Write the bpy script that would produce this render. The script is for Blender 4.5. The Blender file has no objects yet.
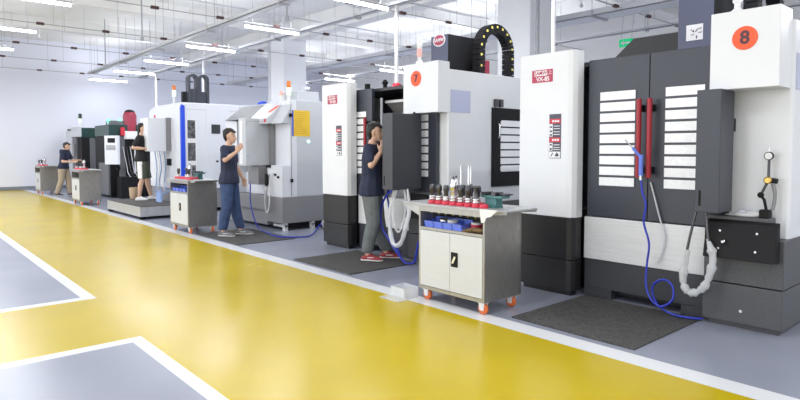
import bpy, bmesh, math, random
from mathutils import Vector, Matrix
random.seed(4)
scn = bpy.context.scene
COL = scn.collection
PI = math.pi

# ------------------------------------------------------------------ camera, world, light, exposure
CAM_F = 588.0
PITCH = math.atan(28 / CAM_F)
AZ = math.radians(41.2914)
cam_d = bpy.data.cameras.new('camera')
cam = bpy.data.objects.new('camera', cam_d)
COL.objects.link(cam)
cam_d.sensor_fit = 'HORIZONTAL'
cam_d.sensor_width = 36.0
cam_d.lens = 36.0 * CAM_F / 800.0
cam_d.shift_y = -22.0 / 800.0
cam_d.clip_start = 0.05
cam_d.clip_end = 200
fwd = Vector((-math.cos(AZ) * math.cos(PITCH), math.sin(AZ) * math.cos(PITCH), -math.sin(PITCH)))
cam.location = (0, 0, 1.4)
cam.rotation_euler = fwd.to_track_quat('-Z', 'Y').to_euler()
scn.camera = cam

world = bpy.data.worlds.new('world')
scn.world = world
world.use_nodes = True
world.node_tree.nodes['Background'].inputs[0].default_value = (0.96, 0.98, 1.0, 1)
world.node_tree.nodes['Background'].inputs[1].default_value = 1.15

scn.view_settings.view_transform = 'Standard'
scn.view_settings.look = 'None'
scn.view_settings.gamma = 1.0
scn.view_settings.use_curve_mapping = False
scn.view_settings.exposure = 0.16
TUBE = 16.0

def area(loc, sx, sy, power, rot=(0, 0, 0), col=(0.93, 0.96, 1.0)):
    l = bpy.data.lights.new('lamp_light', 'AREA')
    l.shape = 'RECTANGLE'; l.size = sx; l.size_y = sy; l.energy = power; l.color = col
    o = bpy.data.objects.new('lamp_light', l)
    o.location = loc; o.rotation_euler = rot
    COL.objects.link(o)
    return o
# light of the hanging tube lamps, one pair (down and up) per lamp; the lamps outside the frame are lit too
for Y, XS in ((6.2, (-23.0, -20.1, -17.2, -14.15, -11.1, -8.1, -5.1, -2.1, 0.9, 3.9)), (1.9, (-20.6, -17.5, -14.6, -11.5, -8.4, -5.4, -2.4, 0.6)),
              (12.2, (-20.1, -17.1, -14.1, -11.7, -9.3, 0.0)), (-2.6, (-22, -19, -16, -13, -10, -7, -3, 1))):
    for X in XS:
        area((X, Y, 3.874 if Y < 12 else 3.834), 0.04, 1.2, (12 if X < -22.5 and Y > 0 else 40 if X < -12 else 34) if Y < 12 else 85)
        area((X, Y, 3.98 if Y < 12 else 3.94), 0.04, 1.2, 13 if Y < 12 else 26, (PI, 0, 0))
# daylight from the window side of the hall, behind and left of the camera
area((-13, -7.5, 2.6), 24, 3.6, 460, (math.radians(90), 0, 0), (0.95, 0.97, 1.0))

# ------------------------------------------------------------------ materials
MATS = {}
def mat(name, col, rough=0.5, metal=0.0, emit=None, es=1.0, noise=None, bump=None, alpha=None, trans=0.0, coat=0.0, spec=0.5):
    m = bpy.data.materials.new(name); m.use_nodes = True
    nt = m.node_tree; b = nt.nodes['Principled BSDF']
    b.inputs['Base Color'].default_value = (*col, 1)
    b.inputs['Roughness'].default_value = rough
    b.inputs['Metallic'].default_value = metal
    b.inputs['Specular IOR Level'].default_value = spec
    b.inputs['Coat Weight'].default_value = coat
    b.inputs['Transmission Weight'].default_value = trans
    if alpha is not None: b.inputs['Alpha'].default_value = alpha
    if emit:
        b.inputs['Emission Color'].default_value = (*emit, 1)
        b.inputs['Emission Strength'].default_value = es
    if noise:
        sc, amt = noise[0], noise[1]
        stretch = noise[2] if len(noise) > 2 else (1, 1, 1)
        tc = nt.nodes.new('ShaderNodeTexCoord'); mp = nt.nodes.new('ShaderNodeMapping')
        mp.inputs['Scale'].default_value = stretch
        n = nt.nodes.new('ShaderNodeTexNoise'); n.inputs['Scale'].default_value = sc; n.inputs['Detail'].default_value = 6
        r = nt.nodes.new('ShaderNodeMapRange')
        r.inputs['From Min'].default_value = 0.3; r.inputs['From Max'].default_value = 0.7
        r.inputs['To Min'].default_value = 1 - amt; r.inputs['To Max'].default_value = 1 + amt
        mx = nt.nodes.new('ShaderNodeVectorMath'); mx.operation = 'SCALE'
        mx.inputs[0].default_value = col
        nt.links.new(tc.outputs['Object'], mp.inputs['Vector']); nt.links.new(mp.outputs['Vector'], n.inputs['Vector'])
        nt.links.new(n.outputs['Fac'], r.inputs['Value']); nt.links.new(r.outputs['Result'], mx.inputs['Scale'])
        nt.links.new(mx.outputs['Vector'], b.inputs['Base Color'])
    if bump:
        tc = nt.nodes.new('ShaderNodeTexCoord')
        n = nt.nodes.new('ShaderNodeTexNoise'); n.inputs['Scale'].default_value = bump[0]; n.inputs['Detail'].default_value = 3
        bp = nt.nodes.new('ShaderNodeBump'); bp.inputs['Strength'].default_value = bump[1]; bp.inputs['Distance'].default_value = 0.01
        nt.links.new(tc.outputs['Object'], n.inputs['Vector'])
        nt.links.new(n.outputs['Fac'], bp.inputs['Height']); nt.links.new(bp.outputs['Normal'], b.inputs['Normal'])
    MATS[name] = m
    return m

M_white = mat('white_enamel', (0.78, 0.795, 0.825), 0.30, noise=(3, 0.015))
M_black = mat('black_enamel', (0.012, 0.012, 0.014), 0.40, noise=(120, 0.35), bump=(260, 0.12))
M_blackm = mat('matte_black', (0.010, 0.010, 0.012), 0.6, spec=0.25)
M_char = mat('charcoal_enamel', (0.044, 0.046, 0.055), 0.40, noise=(150, 0.30), bump=(260, 0.10))
M_navy = mat('blue_black_enamel', (0.042, 0.047, 0.066), 0.34, noise=(140, 0.22), bump=(260, 0.08))
M_plnavy = mat('navy_front_plate', (0.085, 0.095, 0.165), 0.35)
M_plate = mat('grey_powder_coat', (0.082, 0.084, 0.092), 0.42, noise=(160, 0.3))
M_silver = mat('silver_sheet', (0.72, 0.73, 0.75), 0.40, 0.15, noise=(4, 0.05, (1, 1, 14)))
M_steel = mat('brushed_stainless', (0.64, 0.66, 0.70), 0.40, 0.15, noise=(9, 0.03, (1, 1, 9)))
M_steelt = mat('worn_steel_top', (0.46, 0.47, 0.49), 0.42, 0.4, noise=(12, 0.08))
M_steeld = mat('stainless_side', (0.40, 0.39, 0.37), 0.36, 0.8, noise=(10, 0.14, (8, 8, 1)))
M_chrome = mat('chrome', (0.75, 0.75, 0.76), 0.15, 1.0)
M_gun = mat('dark_tool_steel', (0.10, 0.10, 0.11), 0.3, 0.9)
M_red = mat('red_powder_coat', (0.36, 0.016, 0.028), 0.35)
M_redp = mat('red_plastic', (0.62, 0.03, 0.06), 0.4)
M_maroon = mat('maroon_paint', (0.30, 0.022, 0.055), 0.4)
M_orange = mat('orange_red_sticker', (0.87, 0.11, 0.03), 0.5)
M_wheel = mat('orange_polyurethane', (0.80, 0.17, 0.04), 0.45)
M_num = mat('dark_numeral', (0.10, 0.04, 0.055), 0.6)
M_blue = mat('blue_air_hose', (0.022, 0.04, 0.45), 0.35)
M_bluep = mat('blue_bin_plastic', (0.14, 0.22, 0.78), 0.4)
M_bluest = mat('blue_stripe_paint', (0.015, 0.075, 0.72), 0.35)
M_pane = mat('frosted_pane', (0.92, 0.93, 0.96), 0.18, noise=(30, 0.05), coat=0.3)
M_glass = mat('pale_blue_pane', (0.52, 0.55, 0.74), 0.15)
M_dglass = mat('dark_window_pane', (0.12, 0.12, 0.13), 0.12, noise=(14, 0.7))
M_grey = mat('light_grey_enamel', (0.54, 0.56, 0.60), 0.38)
M_greyd = mat('mid_grey_enamel', (0.245, 0.245, 0.26), 0.42)
M_greyh = mat('hood_grey_enamel', (0.135, 0.14, 0.155), 0.5)
M_palew = mat('cool_white_enamel', (0.74, 0.76, 0.82), 0.38)
M_green = mat('dark_green_enamel', (0.010, 0.045, 0.042), 0.35)
M_teal = mat('teal_vise_paint', (0.07, 0.20, 0.20), 0.4)
M_yellow = mat('yellow_notice', (0.78, 0.50, 0.035), 0.5, noise=(7, 0.06))
M_yel = mat('yellow_link_pin', (0.75, 0.62, 0.15), 0.4)
M_brass = mat('brass', (0.65, 0.42, 0.12), 0.25, 0.9)
M_brown = mat('brown_leather', (0.15, 0.09, 0.035), 0.7, noise=(40, 0.4))
M_wplast = mat('white_plastic', (0.82, 0.82, 0.83), 0.45)
M_cloth = mat('grey_white_rag', (0.62, 0.62, 0.66), 0.85, bump=(40, 0.5))
M_wrap = mat('clear_plastic_wrap', (0.80, 0.82, 0.85), 0.22, alpha=0.60, bump=(60, 0.5))
M_clear = mat('clear_plastic', (0.86, 0.89, 0.92), 0.12, alpha=0.38)
M_liquid = mat('blue_drink_bottle', (0.35, 0.50, 0.85), 0.15, alpha=0.7)
M_conc = mat('column_paint', (0.88, 0.89, 0.92), 0.7, noise=(2, 0.02))
M_tray = mat('galvanised_tray', (0.64, 0.65, 0.69), 0.55, 0.1)
M_rail = mat('grey_rail', (0.42, 0.43, 0.46), 0.5, 0.2)
M_wire = mat('hanger_wire', (0.42, 0.43, 0.45), 0.5, 0.3)
M_clip = mat('brown_clip', (0.085, 0.04, 0.04), 0.6)
M_tube = mat('lit_tube', (1, 1, 1), 0.5, emit=(0.90, 0.93, 1.0), es=TUBE)
M_house = mat('lamp_housing', (0.55, 0.55, 0.57), 0.5)
M_lampg = mat('lit_green_lamp', (0.1, 0.9, 0.5), 0.4, emit=(0.06, 1.0, 0.42), es=4)
M_lampw = mat('lit_pale_lamp', (0.8, 0.95, 0.8), 0.4, emit=(0.75, 1.0, 0.75), es=0.35)
M_lampc = mat('lit_cyan_indicator', (0.5, 1, 0.9), 0.4, emit=(0.4, 1.0, 0.85), es=5)
M_lampwh = mat('white_lamp_lens', (0.86, 0.86, 0.86), 0.3)
M_lampp = mat('pink_lamp_lens', (0.85, 0.50, 0.46), 0.3)
M_lampo = mat('amber_lamp_lens', (0.75, 0.22, 0.05), 0.3)
M_exit = mat('lit_exit_face', (0.0, 0.45, 0.16), 0.4, emit=(0.0, 0.55, 0.2), es=0.5)
M_rub = mat('rubber_mat', (0.062, 0.060, 0.059), 0.75, noise=(45, 0.5), bump=(70, 0.5))
M_skin = mat('skin', (0.64, 0.40, 0.29), 0.55)
M_lip = mat('lips', (0.42, 0.17, 0.14), 0.5)
M_eye = mat('dark_eye', (0.02, 0.015, 0.015), 0.3)
M_hair = mat('black_hair', (0.010, 0.009, 0.010), 0.5, bump=(90, 0.6))
M_tnavy = mat('navy_cotton', (0.020, 0.026, 0.060), 0.85, bump=(30, 0.25))
M_tblack = mat('black_cotton', (0.013, 0.013, 0.017), 0.85, bump=(30, 0.25))
M_jean = mat('blue_denim', (0.040, 0.070, 0.170), 0.85, noise=(9, 0.3), bump=(25, 0.3))
M_tgrey = mat('grey_green_cotton', (0.145, 0.160, 0.165), 0.85, noise=(9, 0.15), bump=(22, 0.4))
M_khaki = mat('khaki_cotton', (0.42, 0.34, 0.25), 0.85, bump=(25, 0.3))
M_olive = mat('olive_cotton', (0.085, 0.095, 0.070), 0.85, bump=(25, 0.3))
M_shoew = mat('white_shoe', (0.72, 0.71, 0.70), 0.6)
M_shoeg = mat('grey_shoe', (0.16, 0.16, 0.18), 0.6)
M_shoer = mat('dark_red_shoe', (0.30, 0.03, 0.04), 0.6)
M_shoed = mat('dark_shoe', (0.02, 0.02, 0.022), 0.6)
M_signd = mat('dark_sign_panel', (0.075, 0.08, 0.115), 0.5)
M_print = mat('white_print', (0.86, 0.86, 0.88), 0.5)
M_plred = mat('crimson_plate', (0.46, 0.035, 0.09), 0.4)
M_plpink = mat('oval_emblem_red', (0.50, 0.05, 0.12), 0.4)

# floor: one epoxy surface, painted aisle and lines in its own pattern
def floor_material():
    m = bpy.data.materials.new('epoxy_floor'); m.use_nodes = True
    nt = m.node_tree; b = nt.nodes['Principled BSDF']; L = nt.links
    tc = nt.nodes.new('ShaderNodeTexCoord'); sp = nt.nodes.new('ShaderNodeSeparateXYZ')
    L.new(tc.outputs['Object'], sp.inputs[0])
    def math_(op, a, b2):
        n = nt.nodes.new('ShaderNodeMath'); n.operation = op
        for i, v in enumerate((a, b2)):
            if isinstance(v, (int, float)): n.inputs[i].default_value = v
            else: L.new(v, n.inputs[i])
        return n.outputs[0]
    X, Y = sp.outputs['X'], sp.outputs['Y']
    def rng(s, lo, hi): return math_('MULTIPLY', math_('GREATER_THAN', s, lo), math_('LESS_THAN', s, hi))
    def both(a, b2): return math_('MULTIPLY', a, b2)
    def either(a, b2): return math_('MAXIMUM', a, b2)
    # white border lines
    right = rng(Y, 3.64, 3.83)
    bay1 = both(math_('LESS_THAN', Y, 1.475), math_('LESS_THAN', X, -6.03))
    bay1i = both(math_('LESS_THAN', Y, 1.365), math_('LESS_THAN', X, -6.15))
    bay2 = both(math_('LESS_THAN', Y, 1.415), math_('GREATER_THAN', X, -4.57))
    bay2i = both(math_('LESS_THAN', Y, 1.325), math_('GREATER_THAN', X, -4.46))
    grey = either(either(bay1i, bay2i), math_('GREATER_THAN', Y, 3.83))
    white = math_('SUBTRACT', either(right, either(bay1, bay2)), both(either(bay1i, bay2i), 1.0))
    n1 = nt.nodes.new('ShaderNodeTexNoise'); n1.inputs['Scale'].default_value = 1.3; n1.inputs['Detail'].default_value = 5
    L.new(tc.outputs['Object'], n1.inputs['Vector'])
    n2 = nt.nodes.new('ShaderNodeTexNoise'); n2.inputs['Scale'].default_value = 40; n2.inputs['Detail'].default_value = 3
    L.new(tc.outputs['Object'], n2.inputs['Vector'])
    def ramp(fac, c1, c2):
        r = nt.nodes.new('ShaderNodeMix'); r.data_type = 'RGBA'
        L.new(fac, r.inputs['Factor']); r.inputs['A'].default_value = (*c1, 1); r.inputs['B'].default_value = (*c2, 1)
        return r.outputs['Result']
    def mix(fac, a, b2):
        r = nt.nodes.new('ShaderNodeMix'); r.data_type = 'RGBA'
        L.new(fac, r.inputs['Factor'])
        for k, v in (('A', a), ('B', b2)):
            if isinstance(v, tuple): r.inputs[k].default_value = (*v, 1)
            else: L.new(v, r.inputs[k])
        return r.outputs['Result']
    yel = ramp(n1.outputs['Fac'], (0.47, 0.345, 0.004), (0.56, 0.415, 0.007))
    gry = ramp(n1.outputs['Fac'], (0.245, 0.262, 0.330), (0.300, 0.318, 0.395))
    c = mix(grey, yel, gry)
    c = mix(white, c, (0.72, 0.73, 0.76))
    L.new(c, b.inputs['Base Color'])
    r = nt.nodes.new('ShaderNodeMapRange')
    r.inputs['To Min'].default_value = 0.17; r.inputs['To Max'].default_value = 0.31
    L.new(n1.outputs['Fac'], r.inputs['Value']); L.new(r.outputs['Result'], b.inputs['Roughness'])
    bp = nt.nodes.new('ShaderNodeBump'); bp.inputs['Strength'].default_value = 0.05; bp.inputs['Distance'].default_value = 0.004
    L.new(n2.outputs['Fac'], bp.inputs['Height']); L.new(bp.outputs['Normal'], b.inputs['Normal'])
    b.inputs['Specular IOR Level'].default_value = 0.32
    return m
M_floor = floor_material()
M_wall = mat('wall_paint', (0.84, 0.86, 0.97), 0.65)
M_ceil = mat('ceiling_paint', (0.84, 0.835, 0.825), 0.8, noise=(1.2, 0.04))
M_base = mat('baseboard_paint', (0.22, 0.24, 0.28), 0.5)

# ------------------------------------------------------------------ mesh builder
class MB:
    def __init__(s): s.v = []; s.f = []; s.mi = []; s.sm = []; s.m = 0
    def add(s, vs, fs, smooth=False):
        o = len(s.v); s.v += [tuple(p) for p in vs]
        for f in fs:
            s.f.append([i + o for i in f]); s.mi.append(s.m); s.sm.append(smooth)
        return s
    def box(s, x0, x1, y0, y1, z0, z1, bev=0.0, seg=2):
        if bev > 0:
            bm = bmesh.new(); bmesh.ops.create_cube(bm, size=1)
            for v in bm.verts:
                v.co = Vector(((x0 + x1) / 2 + v.co.x * (x1 - x0), (y0 + y1) / 2 + v.co.y * (y1 - y0), (z0 + z1) / 2 + v.co.z * (z1 - z0)))
            bmesh.ops.bevel(bm, geom=bm.edges[:], offset=bev, segments=seg, profile=0.6, affect='EDGES')
            return s.bm(bm)
        vs = [(x, y, z) for z in (z0, z1) for y in (y0, y1) for x in (x0, x1)]
        return s.add(vs, [(0, 2, 3, 1), (4, 5, 7, 6), (0, 1, 5, 4), (2, 6, 7, 3), (0, 4, 6, 2), (1, 3, 7, 5)])
    def bm(s, bm, smooth=False):
        bm.verts.ensure_lookup_table()
        vs = [v.co.copy() for v in bm.verts]
        fs = [[v.index for v in f.verts] for f in bm.faces]
        bm.free()
        return s.add(vs, fs, smooth)
    def prism(s, poly, a, b, axis='z', bev=0.0):
        """polygon extruded along an axis from a to b; poly in the other two axes (xy, xz or yz)"""
        def P(u, w, t): return {'z': (u, w, t), 'y': (u, t, w), 'x': (t, u, w)}[axis]
        n = len(poly)
        vs = [P(u, w, a) for u, w in poly] + [P(u, w, b) for u, w in poly]
        bm = bmesh.new(); bv = [bm.verts.new(v) for v in vs]
        bm.faces.new(bv[:n]); bm.faces.new(bv[n:][::-1])
        for i in range(n): bm.faces.new((bv[i], bv[n + i], bv[n + (i + 1) % n], bv[(i + 1) % n]))
        bmesh.ops.recalc_face_normals(bm, faces=bm.faces[:])
        if bev: bmesh.ops.bevel(bm, geom=bm.edges[:], offset=bev, segments=2, profile=0.6, affect='EDGES')
        bm.verts.index_update()
        return s.bm(bm)
    def cyl(s, p, q, r, r2=None, n=12):
        p, q = Vector(p), Vector(q); r2 = r if r2 is None else r2
        d = (q - p).normalized(); a = d.orthogonal().normalized(); b = d.cross(a)
        vs = [p + (a * math.cos(2 * PI * i / n) + b * math.sin(2 * PI * i / n)) * r for i in range(n)]
        vs += [q + (a * math.cos(2 * PI * i / n) + b * math.sin(2 * PI * i / n)) * r2 for i in range(n)]
        s.add(vs, [(i, (i + 1) % n, n + (i + 1) % n, n + i) for i in range(n)], True)
        o = [v for v in vs]
        s.add(o[:n], [list(range(n))[::-1]]); s.add(o[n:], [list(range(n))])
        return s
    def tube(s, pts, r, n=8, smooth_steps=6, closed=False):
        P = [Vector(p) for p in pts]
        if smooth_steps > 1 and len(P) > 2:
            Q = []
            m = len(P)
            for i in range(m - 1):
                p0 = P[max(i - 1, 0)]; p1 = P[i]; p2 = P[i + 1]; p3 = P[min(i + 2, m - 1)]
                for k in range(smooth_steps):
                    t = k / smooth_steps
                    Q.append(0.5 * ((2 * p1) + (p2 - p0) * t + (2 * p0 - 5 * p1 + 4 * p2 - p3) * t * t + (3 * p1 - p0 - 3 * p2 + p3) * t ** 3))
            Q.append(P[-1]); P = Q
        rings = []; a = None
        for i, p in enumerate(P):
            d = (P[min(i + 1, len(P) - 1)] - P[max(i - 1, 0)])
            if d.length < 1e-9: d = Vector((0, 0, 1))
            d.normalize()
            if a is None: a = d.orthogonal().normalized()
            else:
                a = (a - d * a.dot(d))
                a = a.normalized() if a.length > 1e-6 else d.orthogonal().normalized()
            b = d.cross(a)
            rr = r(i / (len(P) - 1)) if callable(r) else r
            rings.append([p + (a * math.cos(2 * PI * k / n) + b * math.sin(2 * PI * k / n)) * rr for k in range(n)])
        vs = [v for rg in rings for v in rg]
        fs = [(i * n + k, i * n + (k + 1) % n, (i + 1) * n + (k + 1) % n, (i + 1) * n + k) for i in range(len(P) - 1) for k in range(n)]
        s.add(vs, fs, True)
        s.add(rings[0], [list(range(n))[::-1]]); s.add(rings[-1], [list(range(n))])
        return s
    def lathe(s, c, prof, n=16, axis='z'):
        """prof: list of (r, h); revolved about an axis through c"""
        c = Vector(c)
        ax = {'z': Vector((0, 0, 1)), 'x': Vector((1, 0, 0)), 'y': Vector((0, 1, 0))}[axis]
        a = ax.orthogonal().normalized(); b = ax.cross(a)
        vs = []
        for r, h in prof:
            vs += [c + ax * h + (a * math.cos(2 * PI * i / n) + b * math.sin(2 * PI * i / n)) * max(r, 1e-4) for i in range(n)]
        m = len(prof)
        fs = [(j * n + i, j * n + (i + 1) % n, (j + 1) * n + (i + 1) % n, (j + 1) * n + i) for j in range(m - 1) for i in range(n)]
        s.add(vs, fs, True)
        s.add(vs[:n], [list(range(n))[::-1]]); s.add(vs[-n:], [list(range(n))])
        return s
    def hull(s, blobs, sub=2):
        bm = bmesh.new()
        for c, r in blobs:
            if isinstance(r, (int, float)): r = (r, r, r)
            t = bmesh.new(); bmesh.ops.create_icosphere(t, subdivisions=sub, radius=1)
            for v in t.verts: bm.verts.new((c[0] + v.co.x * r[0], c[1] + v.co.y * r[1], c[2] + v.co.z * r[2]))
            t.free()
        res = bmesh.ops.convex_hull(bm, input=bm.verts[:])
        bad = list({g for g in res['geom_interior'] + res['geom_unused'] if isinstance(g, bmesh.types.BMVert)})
        if bad: bmesh.ops.delete(bm, geom=bad, context='VERTS')
        bm.verts.index_update()
        return s.bm(bm, True)
    def text(s, txt, size, o, ux, uz, depth=0.002, align='CENTER', bold=0.0):
        cu = bpy.data.curves.new('t', 'FONT'); cu.body = txt; cu.size = size; cu.align_x = align; cu.align_y = 'CENTER'
        cu.extrude = depth / 2; cu.offset = bold; cu.resolution_u = 3
        ob = bpy.data.objects.new('t', cu); COL.objects.link(ob)
        me = bpy.data.meshes.new_from_object(ob.evaluated_get(bpy.context.evaluated_depsgraph_get()))
        o, ux, uz = Vector(o), Vector(ux), Vector(uz); un = ux.cross(uz)
        s.add([o + ux * v.co.x + uz * v.co.y + un * v.co.z for v in me.vertices], [list(p.vertices) for p in me.polygons])
        bpy.data.objects.remove(ob); bpy.data.curves.remove(cu); bpy.data.meshes.remove(me)
        return s
    def build(s, name, mats, parent=None, origin=None, **props):
        if not isinstance(mats, (list, tuple)): mats = [mats]
        if origin is None: origin = wloc(parent) if parent else Vector((0, 0, 0))
        origin = Vector(origin)
        me = bpy.data.meshes.new(name)
        me.from_pydata([Vector(v) - origin for v in s.v], [], s.f)
        for m in mats: me.materials.append(m)
        for p, mi, sm in zip(me.polygons, s.mi, s.sm): p.material_index = mi; p.use_smooth = sm
        me.update()
        o = bpy.data.objects.new(name, me); COL.objects.link(o)
        if parent: o.parent = parent; o.location = origin - wloc(parent)
        else: o.location = origin
        for k, v in props.items(): o[k] = v
        return o
def wloc(o):
    v = Vector(o.location)
    while o.parent: o = o.parent; v += o.location
    return v
def thing(name, label, cat, loc, group=None):
    o = bpy.data.objects.new(name, None); COL.objects.link(o)
    o.location = loc; o.empty_display_size = 0.1
    o['label'] = label; o['category'] = cat
    if group: o['group'] = group
    return o
def tag(o, label, cat, group=None):
    o['label'] = label; o['category'] = cat
    if group: o['group'] = group
    return o
def struct(name, mb, m):
    o = mb.build(name, m); o['kind'] = 'structure'; return o
def dup(root, loc, label=None, group=None, rz=0.0):
    r = root.copy(); COL.objects.link(r); r.location = loc; r.rotation_euler = (0, 0, rz)
    if label: r['label'] = label
    if group: r['group'] = group
    for ch in list(root.children):
        c = ch.copy(); COL.objects.link(c); c.parent = r
        for g in list(ch.children):
            d = g.copy(); COL.objects.link(d); d.parent = c
    return r
def box(x0, x1, y0, y1, z0, z1, bev=0.0): return MB().box(x0, x1, y0, y1, z0, z1, bev)

# ------------------------------------------------------------------ the hall
struct('floor', MB().box(-24.4, 7, -9, 16.4, -0.2, 0), M_floor)
struct('ceiling', MB().box(-24.7, 7, -9, 16.7, 5.3, 5.5), M_ceil)
struct('wall_left', MB().box(-24.6, -24.3, -9, 16.4, 0, 5.3), M_wall)
struct('wall_back', MB().box(-24.6, 7, 16.2, 16.5, 0, 5.3), mat('back_wall_paint', (0.86, 0.85, 0.83), 0.7))
struct('baseboard_left', MB().box(-24.3, -24.28, -9, 16.2, 0, 0.12), M_base)
for x in (-16.6, -7.55):
    b = MB().box(x, x + 0.78, 9.2, 10.0, 0, 5.3, 0.015)
    struct('column', b, M_conc)
for y in (9.4, 1.0, 13.6):
    struct('ceiling_beam', MB().box(-24.3, 7, y, y + 0.4, 4.75, 5.3), M_ceil)
for x in (-20.4, -16.4, -11.9, -7.35, -2.8):
    struct('ceiling_beam', MB().box(x, x + 0.35, -9, 16.2, 4.95, 5.3), M_ceil)

# cable trays hung along the hall
def tray(y, z, w, h, x0, x1, label, step=3.1, cond=None):
    t = thing('cable_tray', label, 'cable tray', (x0, y, z), 'cable trays under the ceiling')
    b = MB(); b.box(x0, x1, y - w / 2, y + w / 2, z, z + 0.012); b.box(x0, x1, y - w / 2, y - w / 2 + 0.012, z, z + h); b.box(x0, x1, y + w / 2 - 0.012, y + w / 2, z, z + h)
    b.build('trough', M_tray, t)
    x = x0 + 0.6
    while x < x1:
        h2 = MB(); h2.box(x - 0.03, x + 0.03, y - w / 2 - 0.03, y + w / 2 + 0.03, z - 0.035, z)
        for s in (-1, 1): h2.cyl((x, y + s * (w / 2 + 0.015), z - 0.03), (x, y + s * (w / 2 + 0.015), 5.3), 0.006, n=5)
        h2.build('hanger', M_rail, t)
        x += step
    return t
tray(5.42, 4.0, 0.16, 0.08, -22.3, 3, 'narrow grey cable tray above the aisle side of the machines, nearest the tube lamps')
tray(7.05, 4.0, 0.12, 0.07, -22.3, 3, 'thin grey cable tray passing in front of the two white columns')
tray(10.65, 4.0, 0.5, 0.12, -22.3, 3, 'wide pale cable tray running behind the white columns')
tray(12.6, 4.02, 0.10, 0.06, -22.3, 3, 'thin cable tray far back near the exit sign')

# rails across the hall with small brown clips
rails = [(-5.6, -1, 14), (-8.6, -1, 14), (-11.3, -1, 14), (-14.3, -1, 14), (-17.15, -1, 14), (-19.9, -1, 14), (-22.6, -1, 14)]
rail_where = ['nearest the camera, above the second column', 'above the white machine numbered 7', 'above the man in blue jeans', 'above the first white column',
              'above the blue striped machine', 'above the dark green machines', 'farthest of all, by the left wall']
for (x, y0, y1), wh in zip(rails, rail_where):
    t = thing('ceiling_rail', 'thin grey rail across the hall with brown clips, ' + wh, 'ceiling rail', (x, 0, 4.04), 'lamp rails with brown clips')
    MB().tube([(x, y0, 4.04), (x, y1, 4.04)], 0.010, 6, 1).build('rail', M_rail, t)
    y = 1.35 + random.uniform(-0.1, 0.1)
    while y < 13.5:
        MB().box(x - 0.03, x + 0.03, y - 0.07, y + 0.07, 4.015, 4.065).build('clip', M_clip, t)
        MB().cyl((x, y + 0.25, 4.05), (x, y + 0.25, 5.3), 0.004, n=4).build('hanger_wire', M_wire, t)
        y += 1.27
    # fine suspension threads of every other service
# hanging tube lamps
fix = None
def lamp(loc, label, group):
    global fix
    if fix is None:
        t = thing('tube_lamp', label, 'tube lamp', loc, group)
        x, y, z = loc
        b = MB(); b.prism([(x - 0.035, z + 0.026), (x + 0.035, z + 0.026), (x + 0.02, z + 0.06), (x - 0.02, z + 0.06)], y - 0.64, y + 0.64, 'y')
        b.build('housing', M_house, t)
        MB().tube([(x, y - 0.62, z), (x, y + 0.62, z)], 0.024, 10, 1).build('tube', M_tube, t)
        for s in (-0.45, 0.45): MB().cyl((x, y + s, z + 0.07), (x, y + s, 5.3), 0.004, n=4).build('hanger_wire', M_wire, t)
        fix = t; return t
    return dup(fix, loc, label, group)
order = ['nearest', 'second nearest', 'third nearest', 'fourth nearest', 'fifth nearest', 'sixth nearest', 'seventh and farthest']
names_mid = ['above the grey machine and the machine numbered 7', 'just left of the first white column top', 'above the arched cable chains of the striped machine',
             'above the drop pipe left of the arched chains', 'above the maroon motor, second from the left wall', 'farthest of its row, closest to the left wall', '']
for i, x in enumerate((-8.1, -11.1, -14.15, -17.2, -20.1, -23.0)):
    lamp((x, 6.2, 3.9), 'lit white hanging tube lamp ' + names_mid[i], 'tube lamps over the machines')
for i, x in enumerate((-11.5, -14.6, -17.5)):
    lamp((x, 1.9, 3.9), 'lit white tube lamp at the left picture edge, ' + ('top of the three', 'middle of the three', 'lowest of the three')[i], 'tube lamps over the left bays')
for i, x in enumerate((-20.1, -17.1, -14.1, -11.7, -9.3)):
    lamp((x, 12.2, 3.86), 'small lit tube lamp far behind the machines, ' + ('leftmost of the back row', 'second from left in the back row', 'third from left in the back row', 'fourth from left in the back row', 'rightmost of the back row')[i], 'tube lamps at the back of the hall')

# white drop pipes with a red valve
def drop_pipe(x, y, z0, label, red=True, ztop=4.05, r=0.035):
    t = thing('drop_pipe', label, 'pipe', (x, y, z0))
    MB().tube([(x, y, z0 + 0.1), (x, y, ztop)], r, 10, 1).build('pipe', M_wplast, t)
    if red:
        v = MB(); v.lathe((x, y, z0), [(0.03, 0), (0.075, 0.02), (0.075, 0.1), (0.03, 0.12)], 10); v.cyl((x - 0.09, y, z0 + 0.06), (x + 0.09, y, z0 + 0.06), 0.04, n=8)
        v.build('valve', M_redp, t)
    else:
        MB().lathe((x, y, z0), [(0.05, 0), (0.05, 0.1)], 10).build('coupling', M_wplast, t)
    return t
drop_pipe(-8.12, 7.05, 2.5, 'white pipe hanging from a tray, red valve left of machine 7')
drop_pipe(-16.65, 7.05, 2.79, 'white pipe hanging behind the arched cable chains of the striped machine', False)
drop_pipe(-20.6, 7.05, 2.68, 'short white pipe above the striped machine, left of its signal lamp', False)
drop_pipe(-4.83, 7.1, 2.60, 'white pipe with red valve standing over the second column edge', True, 5.3, 0.03)
# dark conduits beside the columns
tag(MB().tube([(-6.55, 9.12, 0.02), (-6.55, 9.12, 5.28)], 0.035, 8, 1).build('conduit', M_rail), 'dark vertical conduit down the edge of the second column', 'conduit')
tag(MB().tube([(-16.75, 9.3, 0.02), (-16.75, 9.3, 5.28)], 0.11, 10, 1).build('conduit', M_tray), 'thick grey conduit beside the left edge of the first column', 'conduit')
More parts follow.
